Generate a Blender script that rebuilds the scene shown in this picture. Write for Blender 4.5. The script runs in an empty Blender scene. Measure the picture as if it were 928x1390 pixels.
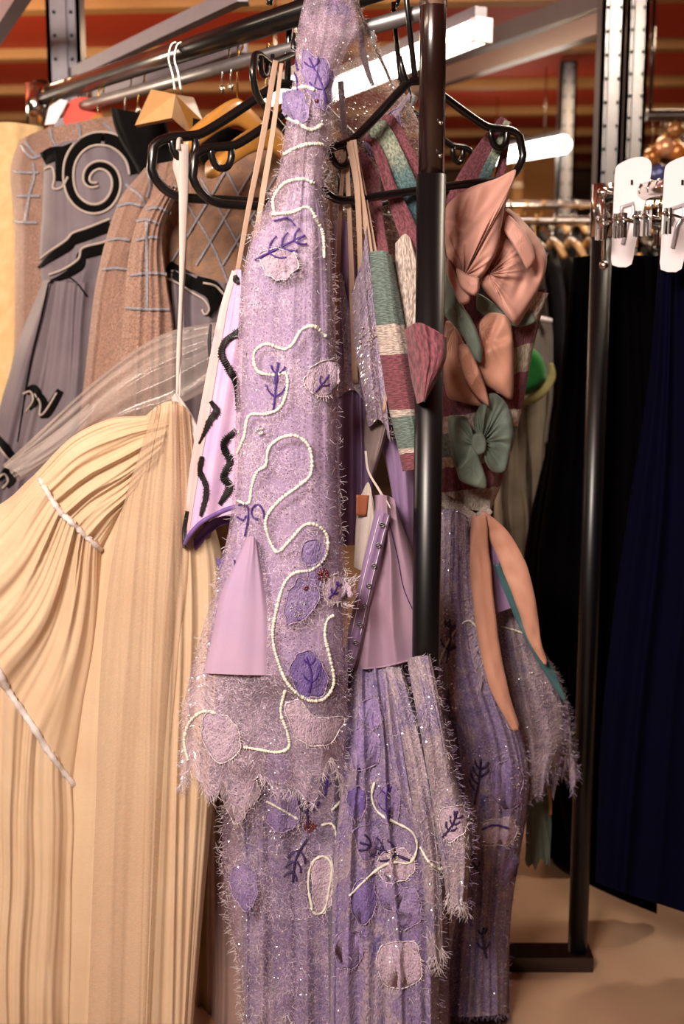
import bpy, math, random
from mathutils import Vector, Matrix, noise
from mathutils.bvhtree import BVHTree
import numpy as np

random.seed(7)
scene = bpy.context.scene
COL = scene.collection
FPX, CX, CY, ZC, PITCH = 1500.0, 464.0, 650.0, 1.45, math.radians(8.5)   # focal length in px, optical axis, eye height (m), camera tilt down
CP, SP = math.cos(PITCH), math.sin(PITCH)

def W(px, py, d):
    """point in the room seen at photo position (px,py) and standing d metres in front of the eye"""
    u = (px-CX)/FPX; v = (CY-py)/FPX; k = d/(CP+v*SP)
    return Vector((u*k, d, ZC+(v*CP-SP)*k))
def proj(P):
    y = P[1]*CP - (P[2]-ZC)*SP; v = P[1]*SP + (P[2]-ZC)*CP
    return CX + FPX*P[0]/y, CY - FPX*v/y

# ------------------------------------------------------------------ objects
ORG = {}
def thing(name, label, cat, loc=(0, 0, 0), group=None):
    o = bpy.data.objects.new(name, None); COL.objects.link(o)
    o.location = loc; o.empty_display_size = 0.05
    o['label'] = label; o['category'] = cat
    if group: o['group'] = group
    ORG[o.name] = Vector(loc)
    return o

def tag(o, label, cat, group=None):
    o['label'] = label; o['category'] = cat
    if group: o['group'] = group
    return o

def mk(name, verts, faces, mat, parent=None, smooth=True, uvs=None, label=None, origin=None):
    org = ORG[parent.name] if parent is not None else (Vector(origin) if origin is not None else Vector((0, 0, 0)))
    me = bpy.data.meshes.new(name)
    me.from_pydata([tuple(Vector(v) - org) for v in verts], [], faces)
    if uvs is not None:
        uvl = me.uv_layers.new(name='UVMap')
        vi = np.empty(len(me.loops), dtype=np.int32)
        me.loops.foreach_get('vertex_index', vi)
        arr = np.array(uvs, dtype=np.float32)[vi]
        uvl.data.foreach_set('uv', arr.ravel())
    if smooth:
        me.polygons.foreach_set('use_smooth', [True] * len(me.polygons))
    me.materials.append(mat)
    o = bpy.data.objects.new(name, me); COL.objects.link(o)
    if parent is not None:
        o.parent = parent
    else:
        o.location = org
    ORG[o.name] = org
    if label: o['label'] = label
    return o

class Geo:
    def __init__(s): s.v = []; s.f = []
    def box(s, a, b):
        x0, y0, z0 = a; x1, y1, z1 = b; n = len(s.v)
        s.v += [(x0,y0,z0),(x1,y0,z0),(x1,y1,z0),(x0,y1,z0),(x0,y0,z1),(x1,y0,z1),(x1,y1,z1),(x0,y1,z1)]
        s.f += [(n,n+3,n+2,n+1),(n+4,n+5,n+6,n+7),(n,n+1,n+5,n+4),(n+1,n+2,n+6,n+5),(n+2,n+3,n+7,n+6),(n+3,n,n+4,n+7)]
    def beam(s, p, q, w, h, up=Vector((0, 0, 1))):
        p = Vector(p); q = Vector(q); t = (q - p).normalized()
        a = t.cross(up).normalized(); b = a.cross(t).normalized(); n = len(s.v)
        for c in (p, q):
            for (i, j) in ((-1,-1),(1,-1),(1,1),(-1,1)):
                s.v.append(tuple(c + a*i*w/2 + b*j*h/2))
        s.f += [(n,n+1,n+2,n+3),(n+7,n+6,n+5,n+4)] + [(n+k, n+4+k, n+4+(k+1)%4, n+(k+1)%4) for k in range(4)]
    def tube(s, pts, r, seg=10, caps=True):
        pts = [Vector(p) for p in pts]; m = len(pts); n = len(s.v)
        rr = r if isinstance(r, (list, tuple)) else [r]*m
        t0 = (pts[1]-pts[0]).normalized()
        ref = Vector((0,0,1)) if abs(t0.z) < .9 else Vector((1,0,0))
        a = t0.cross(ref).normalized()
        for i, p in enumerate(pts):
            t = (pts[min(i+1,m-1)] - pts[max(i-1,0)])
            t = t.normalized() if t.length > 1e-9 else t0
            a = (a - t*a.dot(t)); a = a.normalized() if a.length > 1e-6 else t.orthogonal().normalized()
            b = t.cross(a)
            for k in range(seg):
                th = 2*math.pi*k/seg
                s.v.append(tuple(p + (a*math.cos(th)+b*math.sin(th))*rr[i]))
        for i in range(m-1):
            for k in range(seg):
                k2 = (k+1) % seg
                s.f.append((n+i*seg+k, n+i*seg+k2, n+(i+1)*seg+k2, n+(i+1)*seg+k))
        if caps:
            s.f.append(tuple(n+k for k in range(seg-1,-1,-1)))
            s.f.append(tuple(n+(m-1)*seg+k for k in range(seg)))
    def ball(s, c, r, seg=8, rings=6, sc=(1,1,1)):
        n = len(s.v); c = Vector(c)
        for i in range(1, rings):
            ph = math.pi*i/rings
            for k in range(seg):
                th = 2*math.pi*k/seg
                s.v.append((c.x+r*sc[0]*math.sin(ph)*math.cos(th), c.y+r*sc[1]*math.sin(ph)*math.sin(th), c.z+r*sc[2]*math.cos(ph)))
        top = len(s.v); s.v.append((c.x,c.y,c.z+r*sc[2])); s.v.append((c.x,c.y,c.z-r*sc[2]))
        for i in range(rings-2):
            for k in range(seg):
                k2=(k+1)%seg
                s.f.append((n+i*seg+k, n+(i+1)*seg+k, n+(i+1)*seg+k2, n+i*seg+k2))
        for k in range(seg):
            k2=(k+1)%seg
            s.f.append((top, n+k, n+k2)); s.f.append((top+1, n+(rings-2)*seg+k2, n+(rings-2)*seg+k))
    def build(s, name, mat, parent=None, smooth=True, label=None, origin=None):
        return mk(name, s.v, s.f, mat, parent, smooth, None, label, origin)

def cr(P, n):
    """Catmull-Rom resample, P: list of tuples"""
    P = [np.array(p, float) for p in P]
    if len(P) == 2:
        return [P[0] + (P[1]-P[0])*i/(n-1) for i in range(n)]
    L = [0.0]
    for a, b in zip(P, P[1:]): L.append(L[-1] + max(1e-6, np.linalg.norm((b-a)[:2])**.5 * 1.0))
    out = []
    for i in range(n):
        t = L[-1]*i/(n-1); k = 0
        while k < len(P)-2 and t > L[k+1]: k += 1
        t1, t2 = L[k], L[k+1]; p1, p2 = P[k], P[k+1]
        m1 = (p2 - P[k-1])/(t2-L[k-1]) if k > 0 else (p2-p1)/(t2-t1)
        m2 = (P[k+2]-p1)/(L[k+2]-t1) if k+2 < len(P) else (p2-p1)/(t2-t1)
        h = t2-t1; u = (t-t1)/h
        out.append((2*u**3-3*u*u+1)*p1 + (u**3-2*u*u+u)*h*m1 + (-2*u**3+3*u*u)*p2 + (u**3-u*u)*h*m2)
    return out

def uni(P, n):
    """resample to equal spacing along length after smoothing"""
    Q = cr(P, max(60, n*3)); L = [0.0]
    for a, b in zip(Q, Q[1:]): L.append(L[-1]+np.linalg.norm((b-a)[:2]))
    out = []; k = 0
    for i in range(n):
        t = L[-1]*i/(n-1)
        while k < len(Q)-2 and t > L[k+1]: k += 1
        u = (t-L[k])/max(1e-9, L[k+1]-L[k]); out.append(Q[k]+(Q[k+1]-Q[k])*min(1,u))
    return out

class Cloth: pass
def nz(x, y, z): return noise.noise(Vector((x, y, z)))

def cloth(name, lines, mat, parent, d=2.0, bulge=.04, back=None, folds=((6, .01, .8),), grow=1.0, lat=0.3,
          hem=None, seed=0, nu=160, nv=110, label=None, open_back=False, pinch=0.0, shapefn=None, bump=None, make=True):
    """A hollow cloth volume. lines: edge/fold lines from top to bottom as (px,py[,d]) laid side by side;
    folds: (count across, depth in m, sharpness); grow: fold depth towards the hem."""
    L = []
    for ln in lines:
        pts = [(p[0], p[1], p[2] if len(p) > 2 else d) for p in ln]
        L.append(cr(pts, nv))
    back = bulge*.8 if back is None else back
    verts = []; uvs = []; faces = []
    half = nu//2
    wid = np.mean([abs(L[-1][j][0]-L[0][j][0])*d/FPX for j in range(0, nv, 8)])
    hgt = np.mean([sum(np.linalg.norm(l[j+1][:2]-l[j][:2]) for j in range(nv-1)) for l in L])*d/FPX
    for j in range(nv):
        v = j/(nv-1)
        rowpts = [l[j] for l in L]
        for i in range(nu):
            th = 2*math.pi*i/nu
            s = (1-math.cos(th))/2
            front = i <= half
            if len(L) == 2:
                c = rowpts[0] + (rowpts[1]-rowpts[0])*s
            else:
                x = s*(len(L)-1); k = min(int(x), len(L)-2); u = x-k
                p1, p2 = rowpts[k], rowpts[k+1]
                p0 = rowpts[k-1] if k > 0 else 2*p1-p2
                p3 = rowpts[k+2] if k+2 < len(L) else 2*p2-p1
                c = .5*((2*p1)+(-p0+p2)*u+(2*p0-5*p1+4*p2-p3)*u*u+(-p0+3*p1-3*p2+p3)*u**3)
            sn = math.sin(th)
            prof = (bulge if front else back)*sn
            if pinch: prof *= (1-pinch) + pinch*min(1, v*4)
            F = 0.0; sd = seed*7.3 + (0 if front else 50)
            for (k, amp, zf) in folds:
                wob = .25*nz(v*1.7*zf, seed*3.1, 4)
                n1 = nz(s*k+wob*1.5, v*zf, sd+k)
                n2 = nz(s*k*2.1+3+wob*2, v*zf*1.4, sd+k+9)
                F += amp*((1-abs(n1)*2.6) + .45*n2)*(1.0+(grow-1)*v)
            env = min(1, abs(sn)*2.2)
            F *= env
            if front and shapefn: F += shapefn(s, v)
            dep = c[2] - prof - (F if front else -F)
            px, py = c[0], c[1]
            if hem:
                w = max(0, (v-.72)/.28)**1.6
                py += w*hem(s, seed + (0 if front else 3))
            P = W(px, py, dep)
            if lat:
                P.x += lat*sum(f[1] for f in folds)*(nz(s*4+seed, v*3.3, sd+31))*(1+(grow-1)*v)*1.2
            verts.append(P); uvs.append((s*wid if front else s*wid+wid, -v*hgt))
    for j in range(nv-1):
        for i in range(nu):
            if open_back and i >= half: continue
            i2 = (i+1) % nu
            faces.append((j*nu+i, (j+1)*nu+i, (j+1)*nu+i2, j*nu+i2))
    C = Cloth(); C.nu = nu; C.nv = nv; C.v = verts; C.half = half; C.f = faces
    C.bvh = BVHTree.FromPolygons([tuple(v) for v in verts], faces)
    C.d = d
    C.o = mk(name, verts, faces, mat, parent, True, uvs, label) if make else None
    return C

def hit(Cs, px, py, off=.002, fallback=None):
    o = Vector((0, 0, ZC)); dr = (W(px, py, 1.0)-o).normalized(); best = None
    for C in (Cs if isinstance(Cs, (list, tuple)) else [Cs]):
        h = C.bvh.ray_cast(o, dr)
        if h[0] is not None and (best is None or h[3] < best[0]): best = (h[3], h[0])
    if best is None: return None if fallback is None else W(px, py, fallback)
    return best[1] - dr*off

def stitch(name, C, path, r, mat, parent, n=60, off=.0015, jag=0, seg=6, label=None, extra=None):
    """a cord or thread sewn along the surface of a cloth"""
    g = extra if extra is not None else Geo()
    pts = []; last = None
    for p in uni(path, n):
        q = hit(C, p[0], p[1], off)
        if q is None:
            if last is None: continue
            q = W(p[0], p[1], last)
        if last is not None and abs(q.y-last) > .02: q = W(p[0], p[1], last + (.02 if q.y > last else -.02))
        last = q.y
        pts.append(q)
    if len(pts) < 3: return None
    for i in range(2):
        pts = [pts[0]] + [(a+b*2+c)/4 for a, b, c in zip(pts, pts[1:], pts[2:])] + [pts[-1]]
    rr = [r*(1+jag*random.uniform(-1, 1)) for _ in pts] if jag else [r]*len(pts)
    g.tube(pts, rr, seg)
    if extra is None: return g.build(name, mat, parent, label=label)

def strap_on(name, C, path, widths, mat, parent, n=60, off=.002, thick=.0012, label=None, na=5):
    """a flat trim lying on a cloth: path in photo px, width in px"""
    P = uni(path, n); w = np.interp(np.linspace(0,1,n), np.linspace(0,1,len(widths)), widths)
    rows = []; last = None
    for i, p in enumerate(P):
        t = P[min(i+1,n-1)]-P[max(i-1,0)]; t = t[:2]/max(1e-9, np.linalg.norm(t[:2])); nrm = np.array((-t[1], t[0]))
        row = []
        for k in range(na):
            a = (k/(na-1)-.5)*w[i]
            q = hit(C, p[0]+nrm[0]*a, p[1]+nrm[1]*a, off)
            if q is None: q = W(p[0]+nrm[0]*a, p[1]+nrm[1]*a, last if last else (C.d if not isinstance(C,(list,tuple)) else C[0].d))
            last = q.y; row.append(q)
        rows.append(row)
    verts = []; faces = []; uvs = []
    for i, row in enumerate(rows):
        for k, q in enumerate(row): verts.append(q); uvs.append((k*.004, i*.006))
    N = len(verts)
    for i, row in enumerate(rows):
        for k, q in enumerate(row): verts.append(q+Vector((0, thick, 0))); uvs.append((k*.004, i*.006))
    for i in range(n-1):
        for k in range(na-1):
            a = i*na+k
            faces.append((a, a+na, a+na+1, a+1)); faces.append((N+a, N+a+1, N+a+na+1, N+a+na))
        a = i*na; b = i*na+na-1
        faces.append((a, N+a, N+a+na, a+na)); faces.append((b, b+na, N+b+na, N+b))
    return mk(name, verts, faces, mat, parent, True, uvs, label)

def outline(pts, n=48):
    P = [np.array(p, float) for p in pts]; m = len(P); out = []
    for i in range(n):
        t = m*i/n; k = int(t); u = t-k
        p0, p1, p2, p3 = P[(k-1)%m], P[k%m], P[(k+1)%m], P[(k+2)%m]
        out.append(.5*((2*p1)+(-p0+p2)*u+(2*p0-5*p1+4*p2-p3)*u*u+(-p0+3*p1-3*p2+p3)*u**3)*.75 + (p1+(p2-p1)*u)*.25)
    return out

def patch_on(name, C, pts, mat, parent, off=.003, puff=.0012, rings=8, n=44, label=None, ragged=0):
    """an applique petal sewn on a cloth"""
    O = outline(pts, n); c = sum(O)/n
    verts = []; uvs = []; last = None
    h0 = hit(C, c[0], c[1], off, fallback=(C.d if not isinstance(C,(list,tuple)) else C[0].d)).y
    for r in range(rings+1):
        f = r/rings
        for k in range(n):
            p = c + (O[k]-c)*f*(1+ragged*random.uniform(-1,1)*(r==rings))
            q = hit(C, p[0], p[1], off+puff*(1-f*f))
            if q is None or abs(q.y-h0) > .05: q = W(p[0], p[1], h0)
            verts.append(q); uvs.append((p[0]*.0012, -p[1]*.0012))
    faces = []
    for r in range(rings):
        for k in range(n):
            k2 = (k+1)%n; faces.append((r*n+k, (r+1)*n+k, (r+1)*n+k2, r*n+k2))
    N = len(verts)
    for k in range(n): verts.append(verts[rings*n+k]+Vector((0,.0012,0))); uvs.append(uvs[rings*n+k])
    for k in range(n): faces.append((rings*n+k, N+k, N+(k+1)%n, rings*n+(k+1)%n))
    faces.append(tuple(N+k for k in range(n)))
    return mk(name, verts, faces, mat, parent, True, uvs, label)

def puff(name, pts, d, thick, mat, parent, centre=None, folds=5, fa=.008, seed=0, tilt=(0,0), n=110, rings=40, label=None, creases=(), pk=.2):
    """a loop of folded ribbon: star-shaped outline (photo px) at distance d, gathers dying away from centre;
    creases (kind, x0, y0, x1, y1, depth, width): 'r' ridge or valley, 's' an overlapping layer edge"""
    O = outline(pts, n); c = np.array(centre, float) if centre else sum(O)/n
    verts = []; uvs = []; faces = []
    m = sum(O)/n
    def depth(p): return d + (p[0]-m[0])/100*tilt[0] + (p[1]-m[1])/100*tilt[1]
    for side in (0, 1):
        for r in range(rings+1):
            f = r/rings
            for k in range(n):
                p = c + (O[k]-c)*f
                th = 2*math.pi*k/n
                edge = math.sqrt(max(0, 1-f**9))
                h = thick*edge
                g = (1-abs(nz(math.cos(th)*folds*.6+seed, math.sin(th)*folds*.6, f*.8+seed*3))*2.8)
                h += pk*fa*g*min(1, f*7)*math.exp(-2.2*f)
                h += (fa*1.1+.004)*nz(p[0]*.03, p[1]*.016, seed*2.7+side*5)*edge
                q_ = nz(p[0]*.02+p[1]*.012, p[1]*.004, seed*4.1); h += (.006+fa*.4)*(.35-abs(q_))*2.2*edge
                if side == 0:
                    for (kd, x0, y0, x1, y1, am, wd) in creases:
                        L = math.hypot(x1-x0, y1-y0); ux, uy = (x1-x0)/L, (y1-y0)/L
                        al = (p[0]-x0)*ux+(p[1]-y0)*uy; pe = (p[0]-x0)*-uy+(p[1]-y0)*ux
                        win = 1/(1+math.exp(-(al+4)/5))/(1+math.exp((al-L-4)/5))
                        if kd == 'r': h += am*math.exp(-(pe/wd)**2)*win*edge
                        else: h += am*math.tanh(pe/wd)*math.exp(-abs(pe)/60)*win*edge
                dd = depth(p) + (-h if side == 0 else h*.6)
                verts.append(W(p[0], p[1], dd)); uvs.append((p[0]*.0013, -p[1]*.0013))
    N = (rings+1)*n
    for r in range(rings):
        for k in range(n):
            k2 = (k+1)%n
            faces.append((r*n+k, (r+1)*n+k, (r+1)*n+k2, r*n+k2))
            faces.append((N+r*n+k, N+r*n+k2, N+(r+1)*n+k2, N+(r+1)*n+k))
    for k in range(n):
        k2 = (k+1)%n
        faces.append((rings*n+k, N+rings*n+k, N+rings*n+k2, rings*n+k2))
    return mk(name, verts, faces, mat, parent, True, uvs, label)

def band(name, path, widths, mat, parent, thick=.0016, n=40, yaw=0.0, curl=0.0, label=None, twist=0.0, ripple=0.0, seed=0, geo=None):
    """a hanging ribbon: path (px,py,d), widths in px"""
    P = cr(path, n); w = np.interp(np.linspace(0,1,n), np.linspace(0,1,len(widths)), widths)
    na = 7; verts = []; uvs = []; faces = []
    for side in (0, 1):
        for i in range(n):
            p = P[i]; t = P[min(i+1,n-1)]-P[max(i-1,0)]
            c = W(p[0], p[1], p[2]); tv = (W(*P[min(i+1,n-1)])-W(*P[max(i-1,0)])).normalized()
            ya = yaw + twist*i/(n-1)
            a = Vector((math.cos(ya), math.sin(ya), 0)); a = (a - tv*a.dot(tv)).normalized()
            nn = tv.cross(a).normalized()
            if nn.y > 0: nn = -nn
            for k in range(na):
                u = (k/(na-1)-.5)
                q = c + a*u*w[i]*p[2]/FPX + nn*(curl*(1-4*u*u) + ripple*nz(u*4, i*.12, seed) + (thick/2 if side == 0 else -thick/2))
                verts.append(q); uvs.append((u*w[i]*p[2]/FPX, -i*.01))
    N = n*na
    for i in range(n-1):
        for k in range(na-1):
            a = i*na+k
            faces.append((a, a+na, a+na+1, a+1)); faces.append((N+a, N+a+1, N+a+na+1, N+a+na))
        a = i*na; b = a+na-1
        faces.append((a, N+a, N+a+na, a+na)); faces.append((b, b+na, N+b+na, N+b))
    faces.append(tuple(range(na)) + tuple(N+k for k in range(na-1,-1,-1)))
    b = (n-1)*na; faces.append(tuple(b+k for k in range(na-1,-1,-1)) + tuple(N+b+k for k in range(na)))
    return mk(name, verts, faces, mat, parent, True, uvs, label)

def fringe(name, C, mat, parent, where, n=200, ln=.012, r=.0004, v0=0.0, v1=1.0, label=None, web=False):
    """frayed threads standing off an edge"""
    g = Geo(); nu, nv = C.nu, C.nv
    for _ in range(n):
        if where == 'hem':
            i = random.randrange(0, C.half+1); j = nv-1; base = C.v[j*nu+i]; dr = Vector((random.uniform(-.6,.6), random.uniform(-.3,.1), -1))
        elif where == 'left':
            j = int(random.uniform(v0, v1)*(nv-1)); base = C.v[j*nu+random.choice((0,1,2,3))]; dr = Vector((-1, -.2, random.uniform(-.8,.8)))
        elif where == 'right':
            j = int(random.uniform(v0, v1)*(nv-1)); base = C.v[j*nu+C.half-random.choice((0,1,2,3))]; dr = Vector((1, -.2, random.uniform(-.8,.8)))
        else:
            j = int(random.uniform(v0, v1)*(nv-1)); i = random.randrange(4, C.half-3); base = C.v[j*nu+i]; dr = Vector((random.uniform(-1,1), -.5, random.uniform(-1,1)))
        dr.normalize(); p = Vector(base); pts = [p.copy()]
        L = ln*random.uniform(.4, 1.2)
        for k in range(3):
            dr = (dr + Vector((random.uniform(-.8,.8), random.uniform(-.4,.3), random.uniform(-.8,.8)))*.8).normalized()
            p = p + dr*L/3; pts.append(p.copy())
        g.tube(pts, [r, r, r*.8, r*.5], 3, False)
    o = g.build(name, mat, parent, label=label); o['kind'] = 'stuff'
    return o

def vein(C, px, py, ln, ang, mat, parent, r=.0013, nb=3, label=None, name='embroidery', spread=.7):
    """branching leaf vein in embroidery thread"""
    g = Geo(); a = math.radians(ang); dx, dy = math.cos(a), math.sin(a); nx, ny = -dy, dx
    bend = random.uniform(-.12, .12)*ln
    stem = [(px, py), (px+dx*ln*.5+nx*bend, py+dy*ln*.5+ny*bend), (px+dx*ln, py+dy*ln)]
    stitch('', C, stem, r*1.25, mat, parent, 22, .0045, .25, 5, extra=g)
    for k in range(nb):
        f = .28+.5*k/max(1, nb-1) if nb > 1 else .5
        bx, by = px+dx*ln*f+nx*bend*.8, py+dy*ln*f+ny*bend*.8
        for sgn in (-1, 1):
            if nb > 3 and random.random() < .2: continue
            l = ln*.34*(1.1-.5*f); aa = a+sgn*spread
            ex, ey = bx+math.cos(aa)*l, by+math.sin(aa)*l
            mx, my = bx+math.cos(aa+sgn*.25)*l*.55, by+math.sin(aa+sgn*.25)*l*.55
            stitch('', C, [(bx, by), (mx, my), (ex, ey)], r, mat, parent, 9, .0045, .25, 5, extra=g)
    if g.v: return g.build(name, mat, parent, label=label)

# ------------------------------------------------------------------ materials
def srgb(c):
    if isinstance(c, str):
        c = tuple(int(c[i:i+2], 16)/255 for i in (0, 2, 4))
    return tuple((x/12.92 if x <= .04045 else ((x+.055)/1.055)**2.4) for x in c[:3]) + (1.0,)

class NT:
    def __init__(s, name):
        s.m = bpy.data.materials.new(name); s.m.use_nodes = True; s.t = s.m.node_tree
        s.t.nodes.clear(); s.out = s.t.nodes.new('ShaderNodeOutputMaterial')
    def n(s, kind, **kw):
        nd = s.t.nodes.new(kind)
        for k, v in kw.items():
            if k.startswith('i_'):
                key = k[2:]; key = int(key) if key.isdigit() else key.replace('_', ' ')
                if hasattr(v, 'bl_rna') or isinstance(v, bpy.types.NodeSocket): s.t.links.new(v, nd.inputs[key])
                else: nd.inputs[key].default_value = v
            else: setattr(nd, k, v)
        return nd
    def math(s, op, a, b=0.0, clamp=False):
        nd = s.t.nodes.new('ShaderNodeMath'); nd.operation = op; nd.use_clamp = clamp
        for i, x in enumerate((a, b)):
            if isinstance(x, bpy.types.NodeSocket): s.t.links.new(x, nd.inputs[i])
            else: nd.inputs[i].default_value = x
        return nd.outputs[0]
    def mix(s, f, a, b):
        nd = s.t.nodes.new('ShaderNodeMix'); nd.data_type = 'RGBA'
        for i, x in ((0, f), (6, a), (7, b)):
            if isinstance(x, bpy.types.NodeSocket): s.t.links.new(x, nd.inputs[i])
            else: nd.inputs[i].default_value = x
        return nd.outputs[2]
    def link(s, a, b): s.t.links.new(a, b)
    def uv(s, sx=1, sy=1):
        tc = s.n('ShaderNodeTexCoord'); mp = s.n('ShaderNodeMapping'); s.link(tc.outputs['UV'], mp.inputs[0])
        mp.inputs['Scale'].default_value = (sx, sy, 1); return mp.outputs[0]
    def ob(s, sx=1, sy=1, sz=1):
        tc = s.n('ShaderNodeTexCoord'); mp = s.n('ShaderNodeMapping'); s.link(tc.outputs['Object'], mp.inputs[0])
        mp.inputs['Scale'].default_value = (sx, sy, sz); return mp.outputs[0]
    def end(s, sh): s.link(sh, s.out.inputs[0]); return s.m

def ramp(t, fac, stops, interp='LINEAR'):
    r = t.n('ShaderNodeValToRGB'); t.link(fac, r.inputs[0]); e = r.color_ramp; e.interpolation = interp
    while len(e.elements) < len(stops): e.elements.new(.5)
    for el, (p, c) in zip(e.elements, stops): el.position = p; el.color = c
    return r.outputs[0]

def plain(name, col, rough=.5, metal=0.0, noisy=0.0, coat=0.0, spec=.5):
    t = NT(name); b = t.n('ShaderNodeBsdfPrincipled')
    c = srgb(col)
    nt = t.n('ShaderNodeTexNoise'); t.link(t.ob(), nt.inputs[0]); nt.inputs['Scale'].default_value = 35; nt.inputs['Detail'].default_value = 4
    d = tuple(x*(.75 if noisy else .93) for x in c[:3]) + (1,)
    t.link(t.mix(nt.outputs[0], d, c), b.inputs['Base Color'])
    b.inputs['Roughness'].default_value = rough; b.inputs['Metallic'].default_value = metal
    b.inputs['Coat Weight'].default_value = coat; b.inputs['Specular IOR Level'].default_value = spec
    return t.end(b.outputs[0])

def fabric(name, col, col2=None, rough=.75, sheen=.3, weave=(900, 900), wstr=.15, blotch=14, bmix=.5, glit=0.0, gscale=500,
           trans=0.0, alpha=1.0, iri=False, spec=.3):
    t = NT(name); b = t.n('ShaderNodeBsdfPrincipled')
    c = srgb(col); c2 = srgb(col2) if col2 else tuple(x*.82 for x in c[:3])+(1,)
    nt = t.n('ShaderNodeTexNoise'); t.link(t.uv(), nt.inputs[0]); nt.inputs['Scale'].default_value = blotch; nt.inputs['Detail'].default_value = 5
    f = t.math('MULTIPLY', t.math('SUBTRACT', nt.outputs[0], .5), 2.4); f = t.math('ADD', f, bmix, True)
    base = t.mix(f, c, c2)
    wv = t.n('ShaderNodeTexNoise'); t.link(t.uv(weave[0], weave[1]), wv.inputs[0]); wv.inputs['Scale'].default_value = 1.0; wv.inputs['Detail'].default_value = 2
    bp = t.n('ShaderNodeBump'); bp.inputs['Strength'].default_value = wstr; bp.inputs['Distance'].default_value = .002
    t.link(wv.outputs[0], bp.inputs['Height'])
    base = t.mix(t.math('MULTIPLY', wv.outputs[0], .35), base, tuple(x*.6 for x in c[:3])+(1,))
    nrm = bp.outputs[0]
    if glit:
        vo = t.n('ShaderNodeTexVoronoi'); t.link(t.uv(), vo.inputs[0]); vo.inputs['Scale'].default_value = gscale
        sp = t.n('ShaderNodeSeparateColor'); t.link(vo.outputs['Color'], sp.inputs[0])
        m = t.math('MULTIPLY', t.math('GREATER_THAN', sp.outputs[0], 1-glit), t.math('LESS_THAN', vo.outputs['Distance'], .38))
        geo = t.n('ShaderNodeNewGeometry')
        vm = t.n('ShaderNodeVectorMath', operation='SUBTRACT'); t.link(vo.outputs['Color'], vm.inputs[0]); vm.inputs[1].default_value = (.5,.5,.5)
        vs = t.n('ShaderNodeVectorMath', operation='SCALE'); t.link(vm.outputs[0], vs.inputs[0]); vs.inputs['Scale'].default_value = 1.5
        va = t.n('ShaderNodeVectorMath', operation='ADD'); t.link(vs.outputs[0], va.inputs[0]); t.link(geo.outputs['Normal'], va.inputs[1])
        vn = t.n('ShaderNodeVectorMath', operation='NORMALIZE'); t.link(va.outputs[0], vn.inputs[0])
        gc = (.95,.9,.95,1)
        if iri:
            gc = ramp(t, sp.outputs[1], [(0,(.95,.85,1,1)),(.4,(.7,1,.85,1)),(.7,(1,.75,.6,1)),(1,(.8,.85,1,1))])
        g = t.n('ShaderNodeBsdfGlossy'); g.inputs['Roughness'].default_value = .28
        if isinstance(gc, tuple): g.inputs[0].default_value = gc
        else: t.link(gc, g.inputs[0])
        t.link(vn.outputs[0], g.inputs['Normal'])
    t.link(base, b.inputs['Base Color']); t.link(nrm, b.inputs['Normal'])
    b.inputs['Roughness'].default_value = rough; b.inputs['Sheen Weight'].default_value = sheen*.3
    b.inputs['Specular IOR Level'].default_value = spec
    sh = b.outputs[0]
    if trans:
        tr = t.n('ShaderNodeBsdfTranslucent'); t.link(base, tr.inputs[0])
        mx = t.n('ShaderNodeMixShader'); mx.inputs[0].default_value = trans; t.link(sh, mx.inputs[1]); t.link(tr.outputs[0], mx.inputs[2]); sh = mx.outputs[0]
    if glit:
        mx = t.n('ShaderNodeMixShader'); t.link(m, mx.inputs[0]); t.link(sh, mx.inputs[1]); t.link(g.outputs[0], mx.inputs[2]); sh = mx.outputs[0]
    if alpha < 1:
        tp = t.n('ShaderNodeBsdfTransparent'); mx = t.n('ShaderNodeMixShader')
        a = t.math('ADD', t.math('MULTIPLY', t.math('SUBTRACT', wv.outputs[0], .5), .5), alpha, True)
        t.link(a, mx.inputs[0]); t.link(tp.outputs[0], mx.inputs[1]); t.link(sh, mx.inputs[2]); sh = mx.outputs[0]
    return t.end(sh)

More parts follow.
